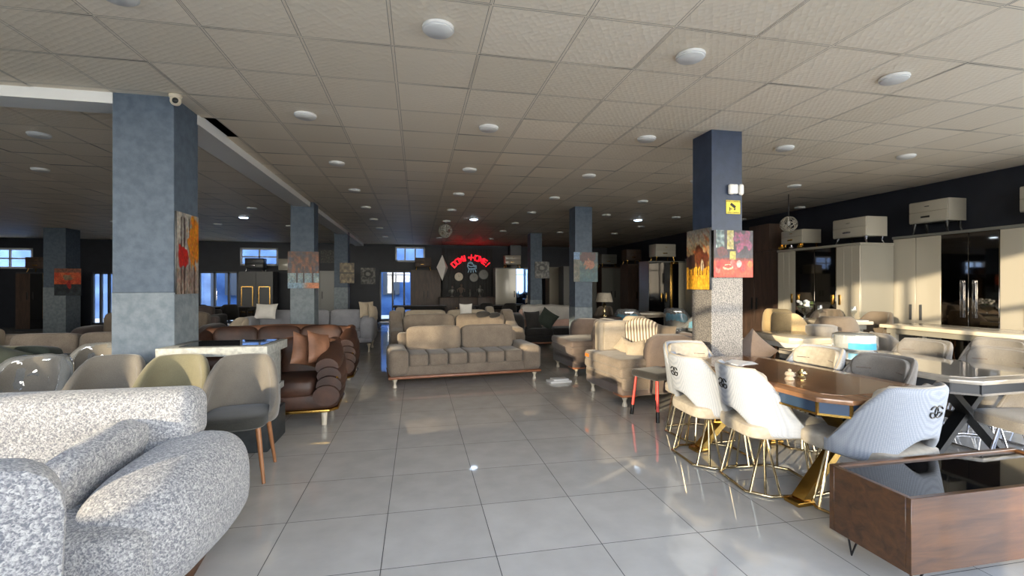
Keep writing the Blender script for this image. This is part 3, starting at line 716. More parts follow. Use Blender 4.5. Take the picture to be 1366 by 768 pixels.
# ------------------------------------------------------------------ stone counter with black glass inset
t = thing('stone_counter', 'grey stone counter table with black glass inset behind the tub chairs', 'table', (-1.7, 4.66, 0), 0)
b = NB(); prism(b, [(-.44, -.28), (.42, -.28), (.435, .3), (-.39, .3)], .845, .925, None, .004); obj('tabletop', b, 'stone', t)
b = NB(); prism(b, [(-.3, -.2), (.36, -.2), (.375, .24), (-.3, .24)], .924, .93); obj('glass_inset', b, 'blackglass', t)
for x in (-.33, .36): b = NB(); box(b, x-.03, x+.03, -.2, .24, .3, .846, .004); obj('leg', b, 'stone', t)
b = NB(); box(b, -.33, .41, -.24, .28, .46, .52, .004); obj('shelf', b, 'stone', t)
b = NB(); box(b, -.38, .42, -.27, .29, 0, .3, .01); obj('plinth', b, 'darkstone', t)
# ------------------------------------------------------------------ brown scalloped armchair and sofa
def scallop_arm(s, D, h0, h1):
    """stack of fat rolls that sweep up to the back"""
    b = NB()
    for k in range(4):
        z = h0+.09+(h1-h0-.1)*k/3.6; w_ = .30-.015*k; out = .035*math.sin(PI*(k+.6)/4)
        pts = []; rad = []
        for i in range(13):
            q = i/12; y = -D/2+.03+q*(D-.04)+(.04*k*(1-q)); zz = z+.20*q*q*(.35+.22*k)
            pts.append((s*(out-.05*(1-q)**3*3*0), y, zz)); rad.append((.062+.062*math.sin(PI*min(1, .18+q*.9))**.6)*(1-.04*k))
        tube(b, pts, rad, n=14, mat=T(0, 0, 0) @ Matrix.Diagonal((1.25, 1, 1, 1)))
    return b
def brown_seat(name, label, loc, rz, L, ns, group, cat):
    t = thing(name, label, cat, loc, rz, group); w = L/2; D = .86
    b = NB(); pts = [(-w+.1, -.40), (w-.1, -.40), (w-.02, -.3), (w-.02, .36), (w-.1, .43), (-w+.1, .43), (-w+.02, .36), (-w+.02, -.3)]; prism(b, pts, .15, .18, None, .008); obj('gold_trim', b, 'gold', t)
    b = NB(); prism(b, [(x*.985, y*.985) for x, y in pts], .18, .34, None, .03); obj('base_frame', b, 'brownleather', t)
    iw = L-.5
    for k in range(ns):
        b = NB(); cushion(b, iw/ns*1.02, .66, .2, T(-iw/2+iw*(k+.5)/ns, -.08, .4), .4, .3, 26, 12); obj('seat_cushion', b, 'brownleather', t)
        b = NB(); cushion(b, iw/ns*1.05, .26, .46, T(-iw/2+iw*(k+.5)/ns, .27, .63) @ R(-.2, 'X'), .5, .4, 26, 14); obj('back_cushion', b, 'brownleather', t)
    b = NB(); pts3 = [(-w+.14+(L-.28)*i/12, .34, .74+.05*math.sin(PI*i/12)) for i in range(13)]; tube(b, pts3, .085, n=14); obj('back_roll', b, 'leatherlit', t)  # sunlit tone of the brown velvet painted along the top
    for s in (-1, 1):
        a = obj('arm', scallop_arm(s, .88, .23, .66), 'brownleather', t, loc=(s*(w-.15), 0, 0))
        c = NB(); tube(c, [(s*.12, -.36, .50), (s*.14, -.30, .46), (s*.15, -.15, .49), (s*.15, 0, .54), (s*.145, .12, .6)], .011); obj('gold_piping', c, 'gold', a)
    for sx in (-1, 1):
        for sy in (-1, 1): obj('leg', straight_leg(.034, .024, .155, 0, 0), 'ivory', t, loc=(sx*(w-.16), sy*.31, 0))
    return t
brown_seat('scalloped_armchair', 'brown velvet scalloped armchair on gold trim beside the stone counter', (-1.27, 5.44), 0.05, .92, 1, 'brown scalloped suite', 'armchair')
brown_seat('scalloped_sofa', 'long brown velvet scalloped sofa behind the brown armchair', (-2.0, 7.2), 0.02, 2.25, 3, 'brown scalloped suite', 'sofa')
for k, (x, y, z, rz, ro, lab) in enumerate(((-1.22, 5.5, .74, .9, .3, 'tan velvet cushion, left one of the pair on the brown armchair'), (-1.07, 5.46, .76, 1.1, .25, 'tan velvet cushion, right one of the pair on the brown armchair'))):
    scatter(lab, (x, y, z), rz, -.25, .34, .36, .12, 'leatherlit', 'tan cushions', ro, seed=k)
# ------------------------------------------------------------------ beige sofas in the middle
sofa('beige_sofa', 'front beige three seat sofa with copper plinth facing the shop window', (.69, 7.27), .1, 2.28, .95, 'beige', None, .28, .54, .45, .77, 2, 'goldtrim', 'ivory', .13, 6)
sofa('beige_wing_sofa', 'beige sofa with tall rounded wings behind the front beige sofa', (.72, 8.85), .08, 2.45, .95, 'beige', None, .24, .66, .46, .86, 2, 'goldtrim', 'ivory', .13, 2, arms='wing')
sofa('cream_sofa', 'low cream sofa, third back in the middle row', (.65, 10.75), .0, 2.3, .9, 'beigelight', None, .2, .72, .45, .84, 2, None, 'black', .1, 2, arms='wing')
scatter('bright white oval cushion on the cream sofa', (1.1, 10.8, .83), 0, -.2, .3, .42, .13, 'whitecloth')
b = NB(); cushion(b, .26, .12, .12, I4, .8, .8, 16, 8, .02); o = obj('dark_cushion', b, 'dark', None); o.matrix_world = T(1.2, 8.62, .92); tag(o, 'small dark round cushion on top of the beige wing sofa', 'cushion')
b = NB(); cushion(b, .2, .12, .1, I4, .8, .8, 16, 8, .02); o = obj('dark_cushion', b, 'dark', None); o.matrix_world = T(1.42, 8.64, .9); tag(o, 'flat dark cushion beside the round one on the beige wing sofa', 'cushion')
# dark sofa under a pink and white throw
sofa('charcoal_sofa', 'charcoal sofa with pink throw right of the beige sofas', (3.1, 10.75), 0, 1.9, .95, 'dark', 'pink', .24, .8, .45, .86, 2, 'goldtrim', 'black', .12, 2, arms='round')
def throw():
    b = NB(); nu, nv = 26, 14; G = []
    for i in range(nu+1):
        row = []
        for j in range(nv+1):
            u, v = i/nu, j/nv; x = -.75+1.2*u; q = v*1.0
            if q < .4: y, z = .38-.0, .6+.72*q
            elif q < .6: a = (q-.4)/.2*PI; y, z = .25+.13*math.cos(a), .89+.07*math.sin(a)
            else: y, z = .12-.12*(q-.6), .89-.7*(q-.6)
            k = noise.noise(Vector((x*5, q*5, 1)))*.025
            row.append(b.verts.new((x, y-.04+k, z+k)))
        G.append(row)
    for i in range(nu):
        for j in range(nv): b.faces.new((G[i][j], G[i+1][j], G[i+1][j+1], G[i][j+1]))
    bmesh.ops.solidify(b, geom=list(b.faces), thickness=.012); return b
o = obj('throw_blanket', throw(), 'whitecloth'); o.location = (3.2, 10.72, .03); tag(o, 'white throw draped over the back of the charcoal sofa', 'blanket')
scatter('square dark cushion leaning on the left of the charcoal sofa', (2.62, 10.45, .66), .3, -.35, .42, .42, .15, 'dark', 'dark cushions'); scatter('tilted dark cushion in the middle of the charcoal sofa', (2.95, 10.42, .68), -.2, -.3, .42, .42, .15, 'darkgreen', 'dark cushions', .6)
# ------------------------------------------------------------------ layered armchairs facing left
def layered_armchair(name, label, loc, rz, fab, sidefab, padm, group=None):
    t = thing(name, label, 'armchair', loc, rz, group)
    b = NB(); box(b, -.5, .5, -.5, .5, .13, .32, .02, 3); obj('base_frame', b, sidefab, t)
    b = NB()
    for k, (z0, z1, f) in enumerate(((.2, .36, -.5), (.34, .47, -.53), (.45, .57, -.54))): box(b, -.53+.02*k, .53-.02*k, f, .25, z0, z1, .045, 4)
    obj('layered_seat', b, fab, t)
    for s in (-1, 1):
        b = NB(); x0, x1 = sorted((s*.56, s*.40)); prof = [(-.16, .15), (-.18, .66), (-.13, .8), (-.02, .86), (.3, .855), (.5, .80), (.55, .62), (.55, .15)]
        prism(b, prof, -.08, .08, T((x0+x1)/2, 0, 0) @ Matrix(((0, 0, 1, 0), (1, 0, 0, 0), (0, 1, 0, 0), (0, 0, 0, 1))), .04); obj('arm', b, sidefab, t)
    b = NB(); box(b, -.47, .47, .34, .56, .15, .86, .07, 5); obj('backrest', b, sidefab, t)
    b = NB(); box(b, -.44, .44, .24, .40, .5, .84, .07, 5, I4); obj('back_cushion', b, sidefab, t)
    b = NB(); box(b, -.46, -.29, -.40, .27, .55, .965, .05, 4); box(b, -.30, -.27, -.34, -.02, .58, .95, .012, 3); obj('wing_pad', b, padm, t)
    for sx in (-1, 1):
        for sy in (-1, 1):
            l = obj('leg', cabriole(.145, 1.1), 'ivory', t, loc=(sx*.43, sy*.43, 0))
    b = NB(); box(b, .28, .5, -.51, -.44, .125, .15, .006); box(b, .44, .51, -.5, -.3, .125, .15, .006); obj('wood_apron', b, 'goldtrim', t)
    return t
t = layered_armchair('layered_armchair', 'sunlit taupe armchair with layered seat and striped cushion beside the red legged chair', (2.83, 5.66), -PI/2+.08, 'beige', 'taupe', 'beigelight', 'layered armchairs')
b = NB(); box(b, -.43, -.33, -.548, -.538, .49, .53, .002); obj('paper_tag', b, 'orange', t)
r = dup(t, (2.9, 7.55), -PI/2+.05, 'dark taupe armchair with layered seat beside the middle column', 'layered armchairs')
recolour(r, {'layered_seat': 'taupe', 'base_frame': 'taupedark', 'arm': 'taupedark', 'backrest': 'taupedark', 'back_cushion': 'taupedark', 'wing_pad': 'taupedark'})
for o in list(r.children):
    if o.name.startswith(('paper_tag', 'wing_pad')): bpy.data.objects.remove(o)
b = NB()   # big striped half-moon cushion
prof = [(.34*math.cos(a), .32*math.sin(a)) for a in [PI*k/16 for k in range(17)]]
loft(b, [[(x*s, y, z*s) for x, z in [(-.34, -.03)]+[(p[0], p[1]) for p in prof[::-1]][0:17]+[(.34, -.03)]] for y, s in ((-.07, .8), (-.055, .94), (-.02, 1), (.02, 1), (.055, .94), (.07, .8))])
o = obj('striped_cushion', b, 'stripe'); o.matrix_world = T(3.0, 5.85, .70) @ R(-PI/2+.75) @ R(.18, 'X') @ R(.0, 'Y'); tag(o, 'large striped half moon cushion on the layered taupe armchair', 'cushion')
scatter('small pale cushion on the layered armchair, further of two', (2.72, 5.80, .64), -.9, -.6, .28, .2, .1, 'beigelight', 'small pale cushions', .4)
scatter('small pale cushion against the near arm of the layered armchair', (2.74, 5.52, .64), -.5, -.5, .28, .22, .11, 'beigelight', 'small pale cushions', -.2, seed=4)
scatter('dark olive cushion behind the striped cushion', (3.12, 5.45, .80), -PI/2+.1, -.1, .4, .3, .12, 'chairbrown')
# loose white board on the floor
b = NB(); box(b, 0, .34, 0, .2, 0, .03, .003); box(b, .06, .30, .02, .18, .03, .055, .003)
o = obj('paper_stack', b, 'paper'); o.matrix_world = T(1.93, 6.62, 0) @ R(.1); tag(o, 'white cardboard pieces on the floor by the front beige sofa', 'cardboard')
# ------------------------------------------------------------------ left bay seating
sofa('pale_grey_sofa', 'pale grey sofa with tufted rounded arms behind the second left column', (-2.3, 10.95), 0, 2.7, .95, 'greysofa', 'greysofa', .26, .78, .46, .86, 3, None, 'ivory', .18, 3, arms='round')
scatter('white cushion upright on the right arm of the pale grey sofa', (-1.12, 10.85, .92), .5, -.2, .34, .36, .14, 'beigelight', 'pale cushions on the grey sofa'); scatter('cream cushion slumped outside on the right arm of the pale grey sofa', (-.98, 10.8, .86), 1.2, -.2, .34, .34, .14, 'beigelight', 'pale cushions on the grey sofa', .3); scatter('white cushion on the left end of the pale grey sofa', (-3.2, 10.85, .9), -.3, -.3, .5, .34, .16, 'whitecloth', 'pale cushions on the grey sofa')
sofa('tan_sofa', 'tan sofa with low back in the far left bay, left of two', (-6.6, 7.5), .05, 2.4, .95, 'beige', 'beigelight', .26, .62, .45, .82, 3, None, 'black', .1, 3, arms='round', group='tan sofas of the left bay')
sofa('tan_sofa', 'tan sofa in the left bay just left of the wide column', (-4.2, 6.75), .05, 1.9, .95, 'taupe', 'beige', .24, .6, .45, .80, 2, None, 'black', .1, 2, arms='round', group='tan sofas of the left bay')
sofa('dark_green_sofa', 'dark green sofa at the left edge behind the boucle sofa', (-4.3, 5.35), .0, 2.0, .9, 'darkgreen', 'darkgreen', .26, .62, .44, .80, 2, None, 'black', .1, 2, arms='round')
scatter('dark green cushion on the dark green sofa', (-3.9, 5.2, .72), .1, -.4, .5, .4, .16, 'darkgreen', None, .4)
sofa('brown_tufted_sofa', 'dark brown sofa far back in the left bay', (-5.2, 10.6), 0, 2.4, .95, 'taupedark', 'chairbrown', .26, .66, .46, .86, 2, None, 'black', .1, 2, arms='round')
sofa('grey_back_sofa', 'dark grey sofa along the back of the left bay', (-6.6, 14.2), 0, 2.6, .95, 'dark', 'taupedark', .26, .66, .46, .84, 2, None, 'black', .1, 2)
t = tub_chair('tub_chair', 'sand tub chair with pointed back behind the stone counter', (-3.25, 8.9), -.9, 'beigelight', 'seatdark')
# ================================================================== dining groups
def wing_back(top=.875, r=(.255, .285), hole=.165, lean=.16):
    def fn(u, v):
        s = -1+2*u; a = math.radians(115)*s; q = max(0, min(1, (abs(s)-.40)/.53)); k = .75*q+.25*smooth01(q)
        zt = lerp(top, .475, k); hb = 1-smooth01((abs(s)-.05)/.42)
        zb = lerp(.40, .40+hole, hb); z = lerp(zb, zt, v)
        f = 1+.10*smooth01((z-.45)/.4)
        y = r[1]*math.cos(a); x = r[0]*f*math.copysign(abs(math.sin(a))**.8, a)
        return (x, y+lean*max(0, z-.42)*max(0, .25+.75*math.cos(a)) if abs(a) < 2 else y, z)
    return fn
def ring_logo(bm, r=.034, tr=.0045):
    for s in (-1, 1):
        pts = [(s*(.021+r*math.cos(a)), 0, r*math.sin(a)) for a in [math.radians(28+i*304/22) for i in range(23)]]
        tube(bm, pts, tr, n=6); tube(bm, [pts[-1], (s*(.021+r*.80), 0, -.004), (s*.026, 0, -.004)], tr, n=6)
def dining_chair(name, label, loc, rz, fab, seatm, metal, logo=True, pad=True, group=None):
    t = thing(name, label, 'chair', loc, rz, group)
    b = NB(); shell(b, wing_back(), 44, 16, .05, edge=.1); o = obj('backrest', b, fab, t)
    b = NB(); f = wing_back(); tube(b, [Vector(f(i/40, .985)) for i in range(1, 40)], .009, n=6); obj('piping', b, seatm, o)
    if logo:
        b = NB(); ring_logo(b); m = T(0, .285+.16*.31+.028, .735) @ R(-.16, 'X'); bmesh.ops.transform(b, matrix=m, verts=b.verts); obj('emblem', b, 'black' if fab == 'chairwhite' else metal, t)
    if pad:
        b = NB(); cushion(b, .45, .085, .20, T(0, .285, .765) @ R(-.2, 'X'), .5, .3, 40, 12)
        for v in b.verts: v.co.y -= 2.1*v.co.x**2
        o2 = obj('back_pad', b, seatm, t)
        b = NB(); tube(b, [(x_, .243-2.1*x_*x_, .757) for x_ in (-.19, -.12, -.05, 0, .05, .12, .19)], .004, n=5); obj('seam', b, 'taupe', o2)
    b = NB(); cushion(b, .50, .64, .12, T(0, -.025, .435), .4, .38, 32, 12); obj('seat', b, seatm, t)
    ring = [(-.17, -.27), (.17, -.27), (.27, -.15), (.27, .17), (.17, .29), (-.17, .29), (-.27, .17), (-.27, -.15)]
    b = NB(); tube(b, [(x, y, .012) for x, y in ring], .0105, True, 10); obj('floor_ring', b, metal, t)
    for sx in (-1, 1):
        for (ty, pts) in ((-.16, ((.22, -.21), (.27, -.13))), (.13, ((.27, .10), (.25, .195), (.19, .27)))):
            b = NB()
            for k, (x, y) in enumerate(pts): tube(b, [(sx*x, y, .012), (sx*(.155+.012*k), ty+.022*k, .385)], .0085, n=8)
            obj('leg', b, metal, t)
    return t
gw = 'white dining chairs at the walnut table'
dc = dining_chair('dining_chair', 'white mesh dining chair with ring emblem, nearer of the two on the aisle side', (2.56, 3.0), PI/2-.12, 'chairwhite', 'chairbeige', 'brass', group=gw)
dup(dc, (2.47, 3.53), PI/2-.05, 'white mesh dining chair with ring emblem, further of the two on the aisle side', gw)
dup(dc, (2.70, 4.08), .08, 'cream dining chair at the far end of the walnut table before the granite column', gw)
dup(dc, (3.5, 3.72), -PI/2+.06, 'cream dining chair on the far side of the walnut table, sunlit padded back', gw)
r = dup(dc, (3.52, 3.12), -PI/2+.03, 'grey padded dining chair on the far side of the walnut table', gw); recolour(r, {'backrest': 'chairgrey', 'back_pad': 'chairgrey', 'seat': 'chairgrey', 'piping': 'chairgrey'})
dup(dc, (2.83, 2.46), PI+.14, 'white mesh dining chair with its back turned to the walnut coffee table', gw)

# ---- tables on crossed legs
def cross_table(name, label, loc, rz, w, l, topm, borderm, apron, edge, legm, h=.76, cham=.13):
    t = thing(name, label, 'table', loc, rz)
    def poly(m): 
        a, c = w/2-m, l/2-m; q = cham-m*.4
        return [(-a+q, -c), (a-q, -c), (a, -c+q), (a, c-q), (a-q, c), (-a+q, c), (-a, c-q), (-a, -c+q)]
    b = NB(); prism(b, poly(0), h-.03, h, None, .004); obj('tabletop', b, borderm, t)
    b = NB(); prism(b, poly(.11), h-.001, h+.004); obj('glass_inset', b, topm, t)
    b = NB(); prism(b, poly(.02), h-.10, h-.03); ap = obj('apron', b, apron, t)
    b = NB(); P = poly(.02); m = len(P)
    for i in range(m): bar(b, (*P[i], h-.105), (*P[(i+1) % m], h-.105), .016, .014)
    obj('lower_edging', b, edge, t)
    b = NB()
    for i in range(m): x, y = P[i]; box(b, x*1.004-.007, x*1.004+.007, y*1.004-.007, y*1.004+.007, h-.1, h-.032)
    obj('corner_strips', b, edge if apron == 'bluelacquer' else apron, t)
    for i in (1, 3, 5, 7):
        b = NB(); p0, p1 = P[i], P[(i+1) % m]; n_ = 12; o_ = (p0[0]+p1[0], p0[1]+p1[1]); ol = math.hypot(*o_); pts = []
        for q in range(n_+1):
            e = .005*(q % 2); pts.append((lerp(p0[0], p1[0], q/n_)+o_[0]/ol*e, lerp(p0[1], p1[1], q/n_)+o_[1]/ol*e))
        prism(b, pts+[(p1[0]*.98, p1[1]*.98), (p0[0]*.98, p0[1]*.98)], h-.098, h-.034); obj('ribbed_corner', b, apron, t)
    for s in (-1, 1):
        for k in (-1, 1):
            b = NB(); y = s*l*.30; bar(b, (k*w*.40, y-s*.0, .02), (-k*w*.26, y+s*.03*k, h-.1), .09, .05); box(b, k*w*.40-.07, k*w*.40+.07, y-.06, y+.06, 0, .03, .006); obj('leg', b, legm, t)
    b = NB(); bar(b, (0, -l*.30, .37), (0, l*.30, .37), .05, .06); obj('stretcher', b, legm, t)
    return t
cross_table('walnut_dining_table', 'walnut dining table with blue and gold edge on crossed gold legs', (2.86, 3.2), .06, .98, 1.72, 'walnuttop', 'walnuttop', 'bluelacquer', 'gold', 'gold')
cross_table('marble_dining_table', 'grey marble topped dining table on crossed black legs at right', (4.38, 3.55), .04, 1.1, 1.85, 'marble', 'marble', 'darkgrey', 'chairgrey', 'black')
gg = 'grey dining chairs at the marble table'
r = dining_chair('dining_chair', 'grey padded dining chair across the marble table, further one', (5.05, 3.95), -PI/2+.05, 'chairgrey', 'chairgrey', 'chrome', group=gg)
gd = r
dup(gd, (5.05, 3.3), -PI/2+.02, 'grey padded dining chair across the marble table, nearer one at the frame edge', gg)
dup(gd, (4.56, 2.6), -PI/2-.2, 'grey dining chair at the near end of the marble table, seat in view', gg)
# things on the tables
b = NB()
for k in range(4): box(b, -.13, .13, -.09, .09, .0012*k, .0012*k+.001, 0, 1, R(.12*k-.2) @ T(.01*k, .01*k, 0))
o = obj('paper_sheets', b, 'paper'); o.matrix_world = T(2.78, 3.62, .765) @ R(.4); tag(o, 'few white paper sheets lying on the walnut dining table', 'paper')
def figurine(label, loc, s=1, m='beigelight'):
    b = NB(); lathe(b, [(.028*s, 0), (.03*s, .006*s), (.018*s, .02*s), (.03*s, .035*s), (.024*s, .05*s), (.008*s, .056*s), (.012*s, .066*s), (0, .074*s)], 16)
    tube(b, [(.028*s, 0, .04*s), (.044*s, 0, .045*s), (.042*s, 0, .025*s), (.026*s, 0, .02*s)], .004*s, n=6)
    o = obj('coffee_pot', b, m); o.location = loc; return tag(o, label, 'ornament', 'little table ornaments')
figurine('small pale ornament pot on the walnut table, nearer of two', (2.66, 2.92, .765), 1.1); figurine('small brass ornament pot on the walnut table, further of two', (2.80, 2.96, .765), 1.0, 'brass')
# ---- stool with red legs
t = thing('red_leg_chair', 'small dark seat on red legs with black tips before the layered armchair', 'stool', (2.62, 4.76, 0), .3)
b = NB(); box(b, -.21, .21, -.2, .2, .43, .515, .035, 4); obj('seat', b, 'dark', t)
for sx in (-1, 1):
    for sy in (-1, 1):
        l = obj('leg', straight_leg(.012, .018, .44, sx*.035, sy*.035), 'red', t, loc=(sx*.16, sy*.16, 0)); b = NB(); tube(b, [(sx*.0354, sy*.0354, -.001), (sx*.0265, sy*.0265, .11)], [.0195, .019], n=12); obj('black_tip', b, 'black', l)
# ---- walnut coffee table in the near right corner
t = thing('coffee_table', 'walnut box coffee table with dark glass top on hairpin legs, near right corner', 'coffee table', (2.83, 1.92, 0), 0)
x0, x1, y0, y1, z0, z1 = -.63, .67, -.21, .22, .13, .48
b = NB(); box(b, x0, x1, y0, y0+.025, z0, z1, .002, 1); obj('front_panel', b, 'walnut', t)
b = NB(); box(b, x0, x1, y1-.03, y1, z0, z1, .002, 1); obj('back_panel', b, 'walnut', t)
for k, (a, c) in enumerate(((x0, x0+.025), (x1-.025, x1))): b = NB(); box(b, a, c, y0+.0251, y1-.0301, z0, z1, .002, 1); obj('side_panel', b, 'walnut', t)
b = NB(); box(b, x0+.025, x1-.025, y0+.025, y1-.03, z0, z0+.02); obj('bottom_panel', b, 'walnut', t)
b = NB(); box(b, x0+.026, x1-.026, y0+.026, y1-.031, z1-.02, z1-.012); obj('glass_top', b, 'blackglass', t)
for lx in (x0+.10, x1-.10):
    for ly in (y0+.05, y1-.06):
        b = NB(); sx = 1 if lx < 0 else -1; tube(b, [(lx-.045, ly, z0+.002), (lx-.02*sx, ly, .008), (lx+.05, ly+.0, z0+.002)], .006, n=8); obj('hairpin_leg', b, 'black', t)
# ---- tables and chairs beyond
def slab_table(name, label, loc, rz, w, l, h, topm, legm, th=.05, cham=.0, ped=False):
    t = thing(name, label, 'table', loc, rz)
    b = NB()
    if cham: 
        a, c, q = w/2, l/2, cham; prism(b, [(-a+q, -c), (a-q, -c), (a, -c+q), (a, c-q), (a-q, c), (-a+q, c), (-a, c-q), (-a, -c+q)], h-th, h, None, .006)
    else: box(b, -w/2, w/2, -l/2, l/2, h-th, h, .012, 3)
    obj('tabletop', b, topm, t)
    b = NB(); box(b, -w/2+.06, w/2-.06, -l/2+.06, l/2-.06, h-th-.07, h-th); obj('apron', b, legm, t)
    if ped:
        b = NB(); lathe(b, [(.26, 0), (.25, .03), (.09, .07), (.06, .3), (.09, h-th-.07)], 24); obj('pedestal', b, legm, t)
    else:
        for sx in (-1, 1):
            for sy in (-1, 1): b = NB(); box(b, sx*(w/2-.12)-.035, sx*(w/2-.12)+.035, sy*(l/2-.12)-.035, sy*(l/2-.12)+.035, 0, h-th-.07, .006); obj('leg', b, legm, t)
    return t
b = NB(); prism(b, [(5.02, 4.86), (6.28, 4.86), (6.28, 5.38), (7.56, 5.38), (7.56, 7.9), (5.02, 7.9)], 0, .18, None, .006); tag(obj('display_platform', b, 'darkgrey'), 'low grey display platform under the wardrobes and wine glass table', 'platform')
slab_table('marble_console', 'long cream marble topped console in front of the pale wardrobes', (6.68, 4.45), .02, .72, 1.78, .92, 'whitemarble', 'greigedark')
slab_table('white_edged_table', 'dark topped table with thick white edge behind the marble dining table', (4.67, 5.02), -.1, .72, .9, .84, 'whitemarble', 'white', .07, .1)
slab_table('glass_service_table', 'table laid with wine glasses in front of the grey wardrobe', (5.95, 5.85, .18), 0, .7, .9, .77, 'whitemarble', 'greigedark')
slab_table('dark_glass_table', 'dark smoked table behind the granite column', (4.05, 6.4), 0, .8, 1.2, .75, 'bronzemirror', 'greylacq')
gs = 'sand and brown tub chairs before the wardrobes'
st = tub_chair('tub_chair', 'sunlit sand tub chair left of the wine glass table', (6.15, 6.95, .18), 2.2, 'chairsand', 'chairbeige', gs)
def wc(px, py, z=.88): return W(px, py, z)
dup(st, (5.40, 5.85, .18), 1.9, 'sunlit sand tub chair beside the flower glass', gs)
r = dup(st, (5.35, 5.12, .18), 2.4, 'brown grey tub chair in shade before the white edged table', gs); recolour(r, {'backrest': 'chairbrown', 'seat': 'chairbrown'})
r = dup(st, (6.5, 6.42, .18), -PI/2+.5, 'brown tub chair behind the wine glass table, left one', gs); recolour(r, {'backrest': 'chairbrown', 'seat': 'chairbrown'})
r = dup(st, (6.55, 5.72, .18), -PI/2, 'dark brown tub chair behind the wine glass table, right one', gs); recolour(r, {'backrest': 'chairbrown', 'seat': 'seatdark'})
r = dup(st, (5.72, 4.55), 1.2, 'grey tub chair in front of the cream marble console', gs); recolour(r, {'backrest': 'chairgrey', 'seat': 'chairbeige'})
r = dup(st, (4.0, 4.9), .9, 'taupe tub chair just right of the granite column', gs); recolour(r, {'backrest': 'beigelight', 'seat': 'taupe'})
dc2 = dup(gd, (5.95, 3.85), -PI/2+.1, 'grey padded dining chair at the right edge before the marble console', 'grey dining chairs at the console')
b = NB(); pillow(b, .36, .40, .1); o = obj('quilted_cushion', b, 'taupe'); o.matrix_world = T(3.72, 4.62, .70) @ R(-.5) @ R(-.15, 'X') @ R(.75, 'Y'); tag(o, 'dark quilted cushion standing on its corner right of the granite column', 'cushion')
# pouffes wrapped in film
def pouffe(label, loc, r, h, wrapped):
    t = thing('round_pouffe', label, 'pouffe', loc)
    b = NB(); n = 28; lathe(b, [(r*.86, 0), (r*.98, .03), (r, h*.5), (r*.98, h*.9), (r*.8, h), (0, h+.01)], n)
    for v in b.verts:
        a = math.atan2(v.co.y, v.co.x); v.co.x *= 1-.02*abs(math.cos(a*9)); v.co.y *= 1-.02*abs(math.cos(a*9))
    obj('upholstery', b, 'chairgrey' if not wrapped else 'white', t)
    if wrapped:
        b = NB(); lathe(b, [(r*1.0, -.0), (r*1.08, .03), (r*1.1, h*.5), (r*1.06, h*.95), (r*.8, h*1.06), (0, h*1.07)], 40)
        for v in b.verts: v.co += Vector((noise.noise(v.co*18), noise.noise(v.co*18+Vector((9, 0, 0))), 0))*.016
        obj('plastic_film', b, 'wrap', t)
        b = NB(); m = 14; rings = []
        vs = [[b.verts.new((r*1.15*math.cos(a), r*1.15*math.sin(a), z)) for z in (h*.12, h*.5)] for a in [-2.65+1.25*i/m for i in range(m+1)]]
        for i in range(m): b.faces.new((vs[i][0], vs[i+1][0], vs[i+1][1], vs[i][1]))
        bmesh.ops.solidify(b, geom=list(b.faces), thickness=.004); obj('blue_label', b, 'blueplastic', t)
    b = NB(); lathe(b, [(r*.7, -.0), (r*.7, .02), (.1, .03)], 24); return t
x, y = W(1131, 462, .78); pouffe('round pouffe wrapped in clear film with blue label, set on the marble table', (4.62, 4.18, .765), .19, .17, True)
x, y = W(1130, 442, .72); pouffe('round tufted pale grey pouffe behind the film wrapped one', (4.84, 4.82, .842), .17, .13, False)
# glasses and flowers
def goblet(label, loc, s=1):
    b = NB(); lathe(b, [(.035*s, 0), (.034*s, .004*s), (.005*s, .01*s), (.005*s, .08*s), (.035*s, .11*s), (.042*s, .15*s), (.034*s, .2*s)], 18); b2 = b
    o = obj('wine_glass', b2, 'bottleglass'); o.location = loc; return tag(o, label, 'glass', 'goblets on the far tables')
goblet('wine glass on the far table, left of a pair', (6.05, 6.05, .952), 1.0); goblet('wine glass on the far table, right of a pair', (6.2, 5.62, .952), 1.0)
b = NB(); lathe(b, [(.13, 0), (.13, .012), (0, .014)], 24); o = obj('plate', b, 'white'); o.location = (6.13, 5.50, .952); tag(o, 'white plate beside the right wine glass', 'plate')
t = thing('flower_bowl', 'glass bowl of white flowers on the far table', 'vase', (5.78, 6.05, .952))
b = NB(); lathe(b, [(.05, 0), (.05, .008), (.012, .02), (.012, .06), (.07, .1), (.1, .16), (.09, .2)], 20); obj('bowl', b, 'bottleglass', t)
b = NB(); rr = random.Random(2)
for k in range(14): cushion(b, .05, .05, .045, T(rr.uniform(-.08, .08), rr.uniform(-.08, .08), .2+rr.uniform(0, .08)), .8, .8, 8, 5)
fl = obj('flower', b, 'paper', t)
b = NB()
for k in range(16): cushion(b, .06, .03, .012, T(rr.uniform(-.09, .09), rr.uniform(-.09, .09), .17+rr.uniform(0, .09)) @ R(rr.uniform(0, 6)), .7, .8, 8, 5)
obj('leaf', b, 'green', t)
# wrapped chairs and round table further back, right of the middle column
gp = 'film wrapped chairs by the round table'
def wrapped(px, py, z, rz, label, blue=True):
    x, y = W(px, py, .87); r = dup(st, (x, y), rz, label, gp); recolour(r, {'backrest': 'chairgrey', 'seat': 'seatdark'})
    b = NB(); shell(b, tub_back(.29, .30, .91, .56, .36), 26, 12, .09)
    for v in b.verts: v.co += Vector((noise.noise(v.co*14), noise.noise(v.co*14+Vector((5, 0, 0))), noise.noise(v.co*14+Vector((0, 7, 0)))))*.014
    obj('plastic_film', b, 'wrap', r)
    if blue: b = NB(); tb = tub_back(.275, .285, .80, .6, .55); shell(b, lambda u, v: tb(.2+.6*u, v), 14, 6, .02); obj('blue_label', b, 'blueplastic', r)
    return r
wrapped(838, 413, .87, 2.6, 'film wrapped tub chair with blue label left of the small round table')
wrapped(905, 412, .87, 2.2, 'film wrapped tub chair with blue label right of the small round table')
wrapped(928, 419, .87, 3.3, 'film wrapped tub chair with blue label nearest the granite column')
